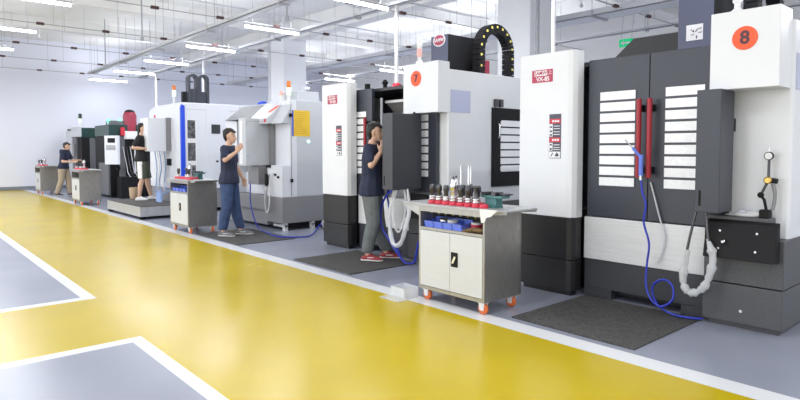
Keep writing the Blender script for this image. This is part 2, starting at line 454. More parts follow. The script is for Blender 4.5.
# exit sign
t = thing('exit_sign', 'green lit exit sign with white arrow hanging at the back', 'sign', (-6.45, 12.2, 3.64))
MB().box(-6.60, -6.30, 12.18, 12.22, 3.64, 3.81, 0.005).build('sign_panel', M_exit, t)
a = MB(); a.box(-6.50, -6.35, 12.172, 12.179, 3.705, 3.74); a.prism([(-6.49, 3.665), (-6.56, 3.722), (-6.49, 3.78)], 12.172, 12.179, 'y')
a.build('arrow', M_print, t)
for s in (-0.12, 0.12): MB().cyl((-6.45 + s, 12.2, 3.8), (-6.35 + s, 12.2, 4.75), 0.004, n=4).build('hanger_wire', M_wire, t)

# ------------------------------------------------------------------ large machining centres numbered 7 and 8
XF, YF = (1, 0, 0), (0, 1, 0)
UZ = (0, 0, 1)
def ellipse_face(mb, c, ru, rz, ux, n=28, d=0.004):
    """thin disc standing on a vertical face; ux is the horizontal direction of the face"""
    c, ux, uz = Vector(c), Vector(ux), Vector(UZ); un = ux.cross(uz)
    f = [c + ux * ru * math.cos(2 * PI * i / n) + uz * rz * math.sin(2 * PI * i / n) for i in range(n)]
    g = [p + un * d for p in f]
    mb.add(f + g, [list(range(n))[::-1], list(range(n, 2 * n))] + [(i, (i + 1) % n, n + (i + 1) % n, n + i) for i in range(n)])
    return mb

def sliding_door(root, x0, x1, y, wx0, wx1, hx, open_note):
    d = MB().box(x0, x1, y, y + 0.05, 0.775, 2.245, 0.006).build('door', M_navy, root)
    w = MB()
    w.m = 0; w.box(wx0 - 0.012, wx1 + 0.012, y - 0.003, y, 1.055, 1.955)
    w.m = 1
    for k in range(9):
        z0 = 1.07 + k * 0.0985
        w.box(wx0, wx1, y - 0.007, y - 0.002, z0, z0 + 0.077)
    w.build('window', [M_navy, M_pane], d)
    h = MB(); h.tube([(hx, y - 0.085, 1.16), (hx, y - 0.085, 1.845)], 0.022, 12, 1)
    hd = h.build('handle', M_red, d)
    for z in (1.225, 1.765): MB().box(hx - 0.013, hx + 0.013, y - 0.075, y, z - 0.03, z + 0.03, 0.003).build('bracket', M_blackm, hd)
    return d

def machine(L, num, label, opened):
    X = lambda a: L + a
    t = thing('machining_centre', label, 'machine', (L + 1.16, 5.9, 0))
    # left pillar
    MB().prism([(X(0), 4.87), (X(0.555), 4.87), (X(0.60), 4.885), (X(0.625), 4.93), (X(0.625), 5.03), (X(0), 5.03)], 0.757, 2.34, 'z', 0.004).build('front_pillar', M_white, t)
    b = MB()
    pp = [(X(0.006), 4.876), (X(0.553), 4.876), (X(0.597), 4.89), (X(0.62), 4.934), (X(0.62), 5.03), (X(0.006), 5.03)]
    b.prism(pp, 0.35, 0.752, 'z', 0.004); b.prism(pp, 0.05, 0.343, 'z', 0.004)
    b.prism([(X(0.03), 4.92), (X(0.58), 4.92), (X(0.58), 5.02), (X(0.03), 5.02)], 0.0, 0.05)
    b.build('pillar_base', M_black, t)
    # rear enclosure: left wall, back, roof, floor
    MB().box(X(0.0), X(0.06), 5.16, 6.9, 0.76, 2.34).build('side_panel', M_white, t)
    MB().box(X(0.0), X(2.30), 6.84, 6.92, 0.05, 2.30).build('rear_panel', M_white, t)
    MB().box(X(0.06), X(1.86), 5.16, 6.84, 2.21, 2.25).build('roof_panel', M_char, t)
    MB().box(X(0.0), X(2.28), 5.16, 6.84, 0.04, 0.74).build('bed', M_black, t)
    # white name plate and dark notice on the pillar
    p = MB(); p.m = 0; p.box(X(0.148), X(0.385), 4.866, 4.87, 2.06, 2.183)
    p.m = 1; p.box(X(0.175), X(0.325), 4.8645, 4.866, 2.125, 2.174)
    p.m = 0; p.text('SAMW', 0.050, (X(0.25), 4.8640, 2.149), XF, UZ, 0.001, bold=0.0012)
    p.m = 1; p.text('VX-85', 0.058, (X(0.275), 4.8655, 2.091), XF, UZ, 0.001, bold=0.0015)
    p.text('上', 0.045, (X(0.357), 4.8655, 2.15), XF, UZ, 0.001)
    p.build('name_plate', [M_plred, M_print], t)
    s = MB(); s.m = 0; s.box(X(0.355), X(0.485), 4.866, 4.87, 1.32, 1.745)
    s.m = 1
    for z in (1.655, 1.475): s.box(X(0.358), X(0.482), 4.864, 4.866, z, z + 0.045)
    s.m = 2
    for z0, z1 in ((1.53, 1.65), (1.395, 1.47)): s.box(X(0.358), X(0.395), 4.864, 4.866, z0, z1)
    s.box(X(0.358), X(0.482), 4.864, 4.866, 1.325, 1.385)
    for z in (1.677, 1.497):
        for k in range(3): s.box(X(0.39 + k * 0.028), X(0.41 + k * 0.028), 4.863, 4.864, z - 0.010, z + 0.010)
    for z in (1.63, 1.605, 1.575, 1.55, 1.45, 1.425, 1.405): s.box(X(0.405), X(0.475), 4.864, 4.866, z - 0.004, z + 0.003)
    s.m = 0
    for z in (1.62, 1.58, 1.545, 1.45, 1.41): s.box(X(0.366), X(0.388), 4.8625, 4.864, z - 0.008, z + 0.010)
    s.prism([(X(0.375), 1.34), (X(0.395), 1.375), (X(0.405), 1.372), (X(0.385), 1.337)], 4.8625, 4.864, 'y')
    s.prism([(X(0.42), 1.345), (X(0.445), 1.38), (X(0.47), 1.345), (X(0.445), 1.335)], 4.8625, 4.864, 'y')
    s.build('notice_plate', [M_signd, M_redp, M_print], t)
    # doors
    sh = -0.32 if opened else 0.0
    sh2 = 0.33 if opened else 0.0
    sliding_door(t, X(0.665 + sh), X(1.252 + sh), 5.05 if not opened else 5.06, X(0.79 + sh), X(1.13 + sh), X(1.205 + sh), '')
    sliding_door(t, X(1.258 + sh2), X(1.86 + sh2), 5.05 if not opened else 5.06, X(1.40 + sh2), X(1.72 + sh2), X(1.30 + sh2), '')
    # sill and apron
    MB().box(X(0.64), X(1.80), 5.045, 5.15, 0.365, 0.765, 0.006).build('sill_panel', M_silver, t)
    a = MB(); a.box(X(0.64), X(1.80), 5.06, 5.15, 0.09, 0.36, 0.004)
    a.box(X(0.64), X(0.92), 5.06, 5.15, 0.0, 0.09); a.box(X(1.56), X(1.80), 5.06, 5.15, 0.0, 0.09)
    a.build('apron', M_char, t)
    # right hand base with ledge
    b = MB()
    b.box(X(1.765), X(2.33), 4.99, 6.84, 0.352, 0.72, 0.006); b.box(X(1.765), X(2.33), 4.98, 6.84, 0.045, 0.345, 0.006)
    b.box(X(1.765), X(2.23), 4.99, 5.125, 0.72, 0.88, 0.006)
    b.box(X(1.80), X(2.30), 5.03, 6.8, 0.0, 0.045)
    br = b.build('right_base', M_plate, t)
    MB().cyl((X(2.05), 4.975, 0.145), (X(2.05), 4.982, 0.145), 0.012).build('screw', M_chrome, br)
    pn = MB().prism([(4.99, 0.855), (4.93, 0.835), (4.87, 0.56), (4.99, 0.555)], X(1.80), X(2.30), 'x', 0.004).build('access_panel', M_blackm, t)
    for u, z in ((1.91, 0.77), (2.17, 0.77), (1.91, 0.635), (2.17, 0.635)):
        yy = 4.93 - (0.835 - z) / 0.275 * 0.06
        MB().cyl((X(u), yy + 0.005, z), (X(u), yy - 0.006, z), 0.009, n=8).build('screw', M_chrome, pn)
    MB().lathe((X(1.945), 4.905, 0.69), [(0.006, 0), (0.02, -0.012), (0.02, -0.03), (0.01, -0.04)], 10, 'y').build('key_lock', M_chrome, pn)
    # white right column and side
    MB().prism([(X(1.895), 5.125), (X(2.30), 5.125), (X(2.32), 5.145), (X(2.32), 6.88), (X(1.895), 6.88)], 0.722, 2.375, 'z', 0.004).build('right_column', M_white, t)
    w = MB(); w.box(X(2.32), X(2.325), 5.17, 5.52, 1.86, 2.13); w.build('side_window', M_glass, t)
    d = MB().box(X(2.32), X(2.345), 5.93, 6.82, 0.92, 1.95, 0.004).build('side_door', M_blackm, t)
    w = MB()
    for k in range(7):
        z0 = 1.115 + k * 0.099
        ins = 0.02 if k in (0, 6) else 0.0
        w.prism([(6.09 + ins, z0), (6.70 - ins, z0), (6.70, z0 + 0.02), (6.70, z0 + 0.06), (6.70 - ins, z0 + 0.08), (6.09 + ins, z0 + 0.08), (6.09, z0 + 0.06), (6.09, z0 + 0.02)], X(2.345), X(2.35), 'x')
    w.build('slatted_window', M_pane, d)
    MB().tube([(X(2.35), 6.02, 1.56), (X(2.385), 6.02, 1.58), (X(2.385), 6.02, 1.72), (X(2.35), 6.02, 1.74)], 0.012, 8, 3).build('handle', M_chrome, d)
    for y in (6.0, 6.10): MB().box(X(2.32), X(2.36), y - 0.03, y + 0.03, 1.96, 2.06, 0.004).build('hinge', M_gun, d)
    # header box with number
    hx0, hx1, hy, hz0, hz1 = (1.825, 2.30, 4.86, 1.862, 2.448) if not opened else (1.73, 2.345, 4.93, 1.85, 2.456)
    hb = MB().box(X(hx0), X(hx1), hy, 5.125, hz0, hz1, 0.005).build('header_box', M_white, t)
    cx = X(2.068) if not opened else X(1.965)
    cz, rr = (2.235, 0.088) if not opened else (2.272, 0.094)
    dsc = ellipse_face(MB(), (cx, hy - 0.0005, cz), rr, rr, XF).build('number_disc', M_orange, hb)
    MB().text(num, 0.135 if num == '8' else 0.12, (cx, hy - 0.0055, cz), XF, UZ, 0.002, bold=0.004).build('numeral', M_num, dsc)
    # pendant operator panel
    if not opened:
        px0, px1, py0, py1, pz0, pz1 = 1.765, 1.945, 4.78, 5.045, 0.915, 1.865
    else:
        px0, px1, py0, py1, pz0, pz1 = 1.835, 2.02, 4.50, 4.97, 0.925, 1.835
    pd = MB().box(X(px0), X(px1), py0, py1, pz0, pz1, 0.006).build('control_pendant', M_navy if not opened else M_char, t)
    MB().box(X(px0) + 0.03, X(px0) + 0.045, py0 - 0.004, py0, pz0 + 0.05, pz0 + 0.17).build('handle_slot', M_blackm, pd)
    MB().box(X(px0) - 0.004, X(px0), py0 + 0.05, py1 - 0.05, pz0 + 0.45, pz1 - 0.1).build('screen', M_dglass, pd)
    k = MB()
    for i in range(4):
        for j in range(5): k.box(X(px0) - 0.006, X(px0), py0 + 0.06 + j * 0.025, py0 + 0.078 + j * 0.025, pz0 + 0.2 + i * 0.05, pz0 + 0.235 + i * 0.05)
    k.build('keypad', M_grey, pd)
    if opened: MB().tube([(X(px0 + 0.1), py1 - 0.05, pz1 - 0.05), (X(px0 + 0.1), py1 + 0.0, pz1 + 0.03), (X(1.97), 5.06, 1.9)], 0.035, 10, 4).build('pendant_arm', M_blackm, t)
    else: MB().box(X(px0 + 0.03), X(1.93), py1 - 0.02, 5.13, 1.55, 1.65).build('pendant_arm', M_blackm, t)
    # interior seen through the doorway
    MB().box(X(0.07), X(1.88), 5.9, 5.95, 0.74, 2.2).build('inner_panel', M_char, t)
    if opened:
        MB().prism([(5.30, 2.06), (5.34, 2.06), (5.75, 1.70), (5.70, 1.70)], X(0.95), X(1.86), 'x').build('inner_cover', M_greyd, t)
        MB().box(X(0.95), X(1.86), 5.28, 5.31, 2.05, 2.085).build('inner_rail', M_silver, t)
        MB().box(X(0.945), X(0.975), 5.2, 5.22, 1.5, 2.12).build('inner_post', M_palew, t)
        hd = MB(); hd.box(X(1.1), X(1.5), 5.45, 5.85, 1.3, 2.1, 0.02); hd.lathe((X(1.3), 5.62, 1.05), [(0.05, 0), (0.06, 0.1), (0.1, 0.14), (0.12, 0.28)], 14)
        hd.build('spindle_head', M_greyd, t)
        MB().box(X(0.3), X(1.8), 5.3, 5.85, 0.742, 0.86, 0.01).build('work_table', M_greyd, t)
        MB().box(X(0.75), X(0.80), 5.08, 5.14, 2.25, 2.32).build('roof_fitting', M_blackm, t)
        MB().lathe((X(1.05), 5.2, 2.25), [(0.03, 0), (0.03, 0.05), (0.05, 0.06), (0.02, 0.11)], 8).build('roof_knob', M_blackm, t)
    # column cover above the roof
    cv = MB().box(X(1.03), X(1.375), 6.1, 6.78, 2.25, 3.055, 0.008).build('column_cover', M_blackm, t)
    MB().box(X(1.034), X(1.371), 6.0955, 6.10, 2.26, 3.05).build('front_plate', M_plnavy, cv)
    if num == '8':
        s = MB(); s.m = 0; s.box(X(1.115), X(1.275), 6.092, 6.096, 2.49, 2.645)
        s.m = 1
        for (u, z, du, dz) in ((1.16, 2.60, 0.03, -0.03), (1.225, 2.60, -0.02, -0.03), (1.235, 2.56, 0.03, 0.0), (1.16, 2.545, 0.03, 0.0), (1.215, 2.535, 0.0, -0.03), (1.23, 2.60, 0.03, 0.0)):
            s.tube([(X(u), 6.091, z), (X(u + du), 6.091, z + dz)], 0.004, 4, 1)
            s.cyl((X(u + du), 6.091, z + dz), (X(u + du * 0.6 + 0.008), 6.091, z + dz * 0.6 + 0.008), 0.004, n=4)
        s.build('sticker', [M_print, M_num], cv)
        MB().prism([(X(0.02), 2.27), (X(0.46), 2.637), (X(1.035), 2.637), (X(1.035), 2.25), (X(0.02), 2.25)], 6.3, 6.78, 'y', 0.004).build('sloped_cover', M_black, t)
    else:
        e = MB(); e.m = 0; ellipse_face(e, (X(1.20), 6.095, 2.985), 0.125, 0.092, XF)
        e.m = 1; ellipse_face(e, (X(1.20), 6.091, 2.985), 0.105, 0.073, XF)
        e.m = 0; e.text('SAMW', 0.068, (X(1.20), 6.086, 2.985), XF, UZ, 0.002, bold=0.002)
        e.build('oval_emblem', [M_print, M_plpink], cv)
        MB().box(X(1.45), X(1.55), 6.55, 6.8, 2.36, 2.72, 0.005).build('junction_box', M_maroon, t)
    # energy chain arch
    x0, x1, yc, zc, ro, ri = X(1.50), X(1.63), 6.88, 2.86, 0.40, 0.27
    ch = MB(); n = 18
    prof = []
    for k in range(7): prof.append(((yc - ro, 2.30 + k * 0.08), (yc - ri, 2.30 + k * 0.08)))
    for k in range(n + 1):
        an = PI - PI * k / n
        prof.append(((yc + ro * math.cos(an), zc + ro * math.sin(an)), (yc + ri * math.cos(an), zc + ri * math.sin(an))))
    for k in range(7): prof.append(((yc + ro, 2.78 - k * 0.08), (yc + ri, 2.78 - k * 0.08)))
    for (a1, b1), (a2, b2) in zip(prof[:-1], prof[1:]):
        g = 0.06
        q = [Vector(a1).lerp(Vector(a2), g), Vector(a1).lerp(Vector(a2), 1 - g), Vector(b1).lerp(Vector(b2), 1 - g), Vector(b1).lerp(Vector(b2), g)]
        ch.prism([tuple(v) for v in q], x0, x1, 'x')
    ech = ch.build('energy_chain', M_blackm, t)
    for i in range(0, len(prof), 2):
        (a, b1) = prof[i]
        c = Vector(a).lerp(Vector(b1), 0.35)
        MB().box(x1, x1 + 0.006, c.x - 0.016, c.x + 0.016, c.y - 0.016, c.y + 0.016).build('link_pin', M_yel, ech)
    # signal lamp on the header box
    lx = X(1.955) if num == '8' else X(1.93)
    lamp_ = MB().lathe((lx, 5.02, hz1), [(0.045, 0), (0.045, 0.03), (0.022, 0.05), (0.022, 0.09)], 12).build('signal_lamp', M_wplast, t)
    MB().lathe((lx, 5.02, hz1 + 0.09), [(0.028, 0), (0.034, 0.01), (0.034, 0.09), (0.03, 0.10)], 12).build('lens', M_lampwh if num == '8' else M_lampp, lamp_)
    MB().lathe((lx, 5.02, hz1 + 0.19), [(0.03, 0), (0.034, 0.01), (0.034, 0.12), (0.01, 0.14)], 12).build('lens', M_lampwh, lamp_)
    return t

m8 = machine(-3.70, '8', 'white and charcoal machining centre numbered 8, closed slatted doors with red handles', False)
m7 = machine(-7.28, '7', 'white and black machining centre numbered 7, its doors open before a man', True)

# flexible wrapped hoses under the pendants (part of each machine)
MB().tube([(-1.95, 4.86, 0.92), (-2.0, 4.84, 0.64), (-2.025, 4.83, 0.38), (-1.97, 4.82, 0.27), (-1.86, 4.82, 0.34), (-1.82, 4.84, 0.54), (-1.86, 4.86, 0.73), (-1.885, 4.88, 0.92)], 0.011, 8, 6).build('coolant_hose', M_gun, m8)
def wrapfn(base, amp, k):
    return lambda u: (base + amp * math.sin(u * k) * math.sin(u * k * 0.37 + 1)) * min(1.0, 0.42 + 5 * min(u, 1 - u))
MB().tube([(-2.0, 4.84, 0.60), (-2.03, 4.83, 0.36), (-1.97, 4.82, 0.26), (-1.86, 4.82, 0.33), (-1.81, 4.84, 0.54), (-1.86, 4.86, 0.70)], wrapfn(0.029, 0.010, 70), 10, 8).build('hose_wrap', M_wrap, m8)
MB().tube([(-5.36, 4.62, 0.93), (-5.43, 4.62, 0.70), (-5.42, 4.60, 0.45), (-5.33, 4.58, 0.27), (-5.20, 4.58, 0.30), (-5.13, 4.60, 0.50), (-5.14, 4.66, 0.70), (-5.24, 4.72, 0.93)], wrapfn(0.027, 0.006, 60), 10, 8).build('hose_wrap', M_wrap, m7)
MB().tube([(-5.30, 4.60, 0.93), (-5.37, 4.60, 0.72), (-5.34, 4.60, 0.50), (-5.26, 4.60, 0.42), (-5.20, 4.62, 0.55), (-5.20, 4.66, 0.75), (-5.28, 4.7, 0.93)], 0.014, 8, 6).build('coolant_hose', M_clear, m7)

# ------------------------------------------------------------------ grey machine behind the man in blue jeans
t = thing('machining_centre', 'light grey machining centre with sloped dark hood and yellow notice on its side', 'machine', (-10.0, 6.2, 0))
b = MB(); b.box(-11.1, -8.9, 5.42, 7.3, 0.58, 2.27, 0.012)
b.build('cabinet', M_grey, t)
box(-9.42, -8.905, 5.13, 5.425, 0.58, 1.13, 0.008).build('front_cover', M_palew, t)
box(-11.1, -10.6, 5.13, 5.425, 0.58, 1.95, 0.008).build('front_cover', M_palew, t)
b = MB(); b.prism([(5.30, 1.13), (5.425, 1.13), (5.425, 2.27), (5.36, 2.27), (5.30, 2.0)], -9.42, -8.905, 'x'); b.build('corner_panel', M_palew, t)
b = MB(); b.box(-10.6, -9.42, 5.30, 5.42, 0.58, 0.98, 0.005); b.build('door_sill', M_palew, t)
MB().box(-10.6, -9.42, 5.36, 5.42, 0.98, 1.98).build('door', M_greyh, t)
b = MB(); b.box(-9.45, -8.89, 5.12, 7.3, 0.13, 0.578, 0.008); b.box(-11.1, -9.45, 5.10, 7.3, 0.32, 0.575, 0.008)
b.build('base_cover', M_greyd, t)
b = MB(); b.box(-11.1, -9.46, 5.14, 7.2, 0.06, 0.312, 0.008); b.build('coolant_tank', M_greyd, t)
MB().box(-9.40, -8.98, 5.3, 7.2, 0.03, 0.13).build('plinth', M_blackm, t)
for y in (5.2, 5.75): 
    f = MB(); f.box(-8.98, -8.90, y - 0.03, y + 0.03, 0.0, 0.13); f.box(-9.3, -8.9, y - 0.025, y + 0.025, 0.06, 0.10); f.build('foot', M_silver, t)
h = MB(); h.prism([(5.06, 1.97), (5.46, 2.275), (5.6, 2.30), (5.6, 1.97)], -10.98, -9.98, 'x', 0.006); h.build('hood', M_greyh, t)
h = MB(); h.prism([(5.06, 1.96), (5.34, 2.20), (5.46, 2.29), (5.6, 2.29), (5.6, 1.93), (5.06, 1.86)], -9.97, -9.28, 'x', 0.006); h.prism([(5.13, 1.86), (5.40, 2.285), (5.6, 2.29), (5.6, 1.86)], -9.28, -8.91, 'x', 0.006)
hw = h.build('hood_cover', M_grey, t)
l = MB(); l.prism([(-9.60, 2.035), (-9.50, 2.035), (-9.36, 2.15), (-9.46, 2.15)], 5.045, 5.30, 'y')
lg = MB()
# red emblem strip lying on the sloped hood
def slope_pt(u, x, d=0.004): return (x, 5.06 + u * 0.28 - d * 0.65, 1.96 + u * 0.24 + d * 0.76)
q = [slope_pt(0.45, -9.50), slope_pt(0.45, -9.40), slope_pt(0.95, -9.30), slope_pt(0.95, -9.42)]
q2 = [slope_pt(0.45, -9.50, 0.0), slope_pt(0.45, -9.40, 0.0), slope_pt(0.95, -9.30, 0.0), slope_pt(0.95, -9.42, 0.0)]
lg.add(q + q2, [(0, 1, 2, 3), (4, 7, 6, 5), (0, 4, 5, 1), (1, 5, 6, 2), (2, 6, 7, 3), (3, 7, 4, 0)])
lg.build('emblem', M_orange, hw)
MB().prism([(-9.40, 1.89), (-9.33, 1.89), (-9.31, 1.945), (-9.38, 1.945)], 5.056, 5.060, 'y').build('marking', M_redp, hw)
nt_ = MB(); nt_.m = 0; nt_.box(-8.9, -8.896, 5.36, 5.69, 1.64, 2.09)
nt_.m = 1
for k in range(12):
    z = 2.05 - k * 0.033
    nt_.box(-8.896, -8.8955, 5.39, 5.39 + random.uniform(0.12, 0.26), z - 0.004, z + 0.004)
nt_.build('notice', [M_yellow, mat('notice_print', (0.55, 0.33, 0.03), 0.6)], t)
MB().box(-8.9, -8.893, 5.335, 5.355, 1.64, 2.09).build('notice_edge', M_bluest, t)
MB().box(-8.9, -8.87, 5.27, 5.32, 1.97, 2.03).build('latch', M_blackm, t)
MB().box(-8.9, -8.87, 5.29, 5.33, 0.84, 0.90).build('latch', M_blackm, t)
MB().box(-8.9, -8.895, 5.305, 5.315, 0.60, 2.24).build('door_gap', M_greyd, t)
MB().lathe((-8.9, 5.66, 1.55), [(0.022, 0), (0.022, 0.012), (0.008, 0.016)], 10, 'x').build('indicator', M_lampc, t)
s = MB().cyl((-9.15, 5.42, 2.27), (-9.15, 5.42, 2.37), 0.03).build('signal_lamp', M_wplast, t)
MB().lathe((-9.15, 5.42, 2.37), [(0.04, 0), (0.043, 0.01), (0.043, 0.12), (0.04, 0.13)], 12).build('lens', M_lampw, s)
MB().lathe((-9.15, 5.42, 2.50), [(0.038, 0), (0.04, 0.01), (0.04, 0.10), (0.025, 0.12)], 12).build('lens', M_lampo, s)
s = MB().cyl((-9.37, 5.40, 2.27), (-9.37, 5.40, 2.40), 0.03).build('beacon', M_wplast, t)
MB().lathe((-9.37, 5.40, 2.38), [(0.04, 0), (0.04, 0.04), (0.02, 0.08)], 12).build('cap', M_lampp, s)
MB().box(-9.45, -9.0, 5.50, 5.95, 2.27, 2.44, 0.006).build('top_box', M_grey, t)
MB().lathe((-10.3, 5.52, 2.29), [(0.045, -0.12), (0.05, -0.1), (0.05, 0.08), (0.03, 0.1)], 12, 'x').build('motor', M_bluest, t)
# swing-out operator panel
pd = MB().box(-9.86, -9.58, 4.80, 5.29, 1.12, 1.965, 0.008).build('control_pendant', M_grey, t)
MB().box(-9.80, -9.70, 4.794, 4.80, 1.15, 1.92).build('bezel', M_wplast, pd)
MB().box(-9.868, -9.86, 4.85, 5.24, 1.5, 1.9).build('screen', M_dglass, pd)
MB().box(-9.58, -9.576, 4.80, 5.28, 1.905, 1.912).build('seam', M_greyd, pd)
for z in (1.25, 1.84): MB().box(-9.60, -9.57, 4.815, 4.835, z, z + 0.05).build('hinge', M_chrome, pd)
MB().box(-9.58, -9.42, 5.25, 5.30, 1.12, 1.95).build('pendant_post', M_greyd, t)
MB().box(-9.94, -9.55, 5.02, 5.29, 0.78, 1.11, 0.006).build('keyboard_box', M_greyd, t)
MB().box(-9.42, -9.28, 5.10, 5.125, 1.09, 1.135).build('bracket', M_blackm, t)
hw = MB().hull([((-9.37, 5.085, 0.94), (0.045, 0.03, 0.05)), ((-9.37, 5.085, 0.80), (0.035, 0.03, 0.05))]).build('handwheel_pendant', M_blackm, t)
c = MB(); pts = [(-9.36, 5.07, 0.76), (-9.36, 5.05, 0.55), (-9.33, 5.04, 0.36), (-9.28, 5.04, 0.30), (-9.23, 5.05, 0.40), (-9.22, 5.06, 0.60), (-9.25, 5.08, 0.80), (-9.24, 5.10, 0.98)]
c.tube(pts, 0.012, 8, 6)
c2 = MB()
coil = []
for i in range(120):
    u = i / 119; a_ = i * 0.9
    p = Vector((-9.355, 5.05, 0.70)).lerp(Vector((-9.31, 5.04, 0.34)), u)
    coil.append(p + Vector((math.cos(a_) * 0.022, math.sin(a_) * 0.022, 0)))
c2.tube(coil, 0.007, 5, 1)
c.build('cable', M_wplast, hw); c2.build('coiled_cable', M_cloth, hw)
for u, z in ((-9.12, 0.97), (-9.02, 0.93), (-9.20, 0.98)): MB().cyl((u, 5.13, z), (u, 5.105, z), 0.022, n=10).build('button', M_blackm if u != -9.20 else M_chrome, t)

# ------------------------------------------------------------------ white machine with a blue corner stripe
t = thing('machining_centre', 'white machining centre with a blue corner stripe and three small dark side windows', 'machine', (-13.9, 6.3, 0))
MB().prism([(-15.0, 0.52), (-12.9, 0.52), (-12.9, 2.45), (-14.5, 2.45), (-15.0, 2.36)], 4.95, 7.6, 'y', 0.02).build('cabinet', M_palew, t)
b = MB(); b.box(-15.0, -12.92, 4.97, 7.6, 0.08, 0.515, 0.01); b.build('base_cover', M_greyd, t)
for x in (-14.8, -13.1): MB().box(x - 0.1, x + 0.1, 5.0, 7.5, 0.0, 0.08).build('foot', M_blackm, t)
MB().prism([(4.95, 0.53), (4.93, 0.55), (4.93, 2.33), (4.95, 2.40), (5.015, 2.37), (5.015, 0.53)], -12.955, -12.885, 'x').build('corner_stripe', M_bluest, t)
w = MB().box(-12.9, -12.892, 5.045, 5.275, 0.60, 2.08).build('window_frame', M_wplast, t)
for z in (0.66, 1.16, 1.66):
    MB().box(-12.892, -12.888, 5.07, 5.245, z, z + 0.40).build('pane', M_dglass, w)
d = MB().box(-12.9, -12.892, 5.50, 6.05, 0.62, 2.34).build('side_door', M_palew, t)
MB().box(-12.892, -12.886, 5.62, 5.83, 1.77, 1.98).build('vent', M_gun, d)
MB().box(-12.892, -12.886, 5.72, 5.78, 1.12, 1.16).build('handle', M_blackm, d)
MB().box(-12.9, -12.896, 5.01, 7.58, 2.30, 2.304).build('seam', M_greyh, t)
MB().box(-14.78, -13.45, 4.93, 4.95, 0.62, 2.12).build('door', M_palew, t)
MB().box(-14.62, -14.55, 4.935, 4.95, 2.13, 2.24).build('warning_plate', M_redp, t)
pd = MB().box(-14.02, -13.5, 4.42, 4.82, 1.37, 2.115, 0.01).build('control_pendant', M_palew, t)
MB().box(-13.5, -13.496, 4.44, 4.80, 1.39, 2.10).build('back_plate', M_palew, pd)
MB().box(-14.03, -14.02, 4.47, 4.77, 1.6, 2.05).build('screen', M_dglass, pd)
MB().box(-13.56, -13.49, 4.82, 4.95, 1.38, 2.13).build('pendant_post', M_greyd, t)
MB().box(-13.62, -13.50, 4.86, 4.95, 1.05, 1.20, 0.005).build('switch_box', M_blackm, t)
for k in range(5):
    y = 4.62 + 0.05 * k
    MB().tube([(-13.66, y, 1.37), (-13.64 + 0.03 * (k % 2), y + 0.03, 1.0), (-13.66 - 0.04 * (k % 3), y + 0.02, 0.7), (-13.62, y + 0.02, 0.40 + 0.03 * k), (-13.6, 4.96, 0.45)], 0.014, 6, 5).build('hose', M_clear if k % 2 else M_liquid, t)
s = MB().cyl((-14.0, 5.2, 2.45), (-14.0, 5.2, 2.68), 0.025).build('signal_lamp', M_wplast, t)
MB().lathe((-14.0, 5.2, 2.66), [(0.04, 0), (0.045, 0.01), (0.045, 0.14), (0.04, 0.15)], 12).build('lens', M_lampw, s)
MB().lathe((-14.0, 5.2, 2.81), [(0.04, 0), (0.042, 0.01), (0.042, 0.10), (0.02, 0.12)], 12).build('lens', M_lampo, s)
for yc in (5.615, 5.875):
    ch = MB(); zc, ro, ri = 3.09, 0.128, 0.072
    prof = [((yc - ro, 2.45), (yc - ri, 2.45))]
    for k in range(13):
        an = PI - PI * k / 12
        prof.append(((yc + ro * math.cos(an), zc + ro * math.sin(an)), (yc + ri * math.cos(an), zc + ri * math.sin(an))))
    prof.append(((yc + ro, 2.45), (yc + ri, 2.45)))
    for (a1, b1), (a2, b2) in zip(prof[:-1], prof[1:]): ch.prism([a1, a2, b2, b1], -14.02, -13.86, 'x')
    ch.build('energy_chain', M_navy, t)
box(-13.98, -13.86, 5.36, 5.46, 2.45, 2.78, 0.005).build('motor', M_blackm, t)
box(-14.0, -13.88, 5.56, 5.70, 2.45, 2.86, 0.005).build('motor', M_navy, t)
box(-14.0, -13.88, 5.80, 5.92, 2.45, 2.80, 0.005).build('motor', M_navy, t)

# ------------------------------------------------------------------ dark machines at the far end
def dark_machine(x1, w, label, front_box):
    x0 = x1 - w
    t = thing('machining_centre', label, 'machine', ((x0 + x1) / 2, 5.9, 0))
    MB().box(x0, x1, 4.95, 6.7, 0.12, 1.82, 0.01).build('cabinet', M_blackm, t)
    MB().box(x0 + 0.05, x1 - 0.05, 5.0, 6.6, 0.0, 0.12).build('plinth', M_blackm, t)
    MB().box(x0, x1, 4.93, 6.7, 1.82, 2.14, 0.01).build('top_cover', M_green, t)
    MB().box(x1, x1 + 0.012, 5.19, 5.36, 0.55, 1.80).build('door_post', M_greyh, t)
    MB().box(x1, x1 + 0.012, 5.62, 5.70, 0.75, 1.80).build('light_strip', M_palew, t)
    return t
t = dark_machine(-21.6, 1.9, 'dark machine with black front and green top, farthest by the left wall', True)
MB().box(-22.64, -21.59, 4.86, 4.95, 1.84, 2.17, 0.01).build('header_box', M_grey, t)
MB().box(-23.5, -22.64, 4.88, 4.96, 0.10, 2.06, 0.01).build('front_cover', M_grey, t)
MB().box(-22.62, -22.1, 4.90, 4.96, 0.30, 1.82, 0.01).build('side_cover', M_greyh, t)
MB().box(-22.5, -22.2, 4.84, 4.90, 1.2, 1.6, 0.01).build('panel', M_greyd, t)
s = MB().cyl((-21.95, 5.0, 2.14), (-21.95, 5.0, 2.38), 0.03).build('signal_lamp', M_wplast, t)
MB().lathe((-21.95, 5.0, 2.32), [(0.045, 0), (0.05, 0.01), (0.05, 0.12), (0.045, 0.13)], 12).build('lens', M_lampw, s)
MB().lathe((-21.95, 5.0, 2.45), [(0.05, 0), (0.055, 0.01), (0.055, 0.15), (0.03, 0.17)], 12).build('lens', M_green, s)
MB().box(-21.58, -21.3, 5.50, 5.80, 1.86, 2.10, 0.01).build('side_box', M_greyh, t)
MB().box(-21.58, -21.2, 5.50, 5.75, 0.3, 0.88, 0.01).build('chip_bin', M_greyh, t)

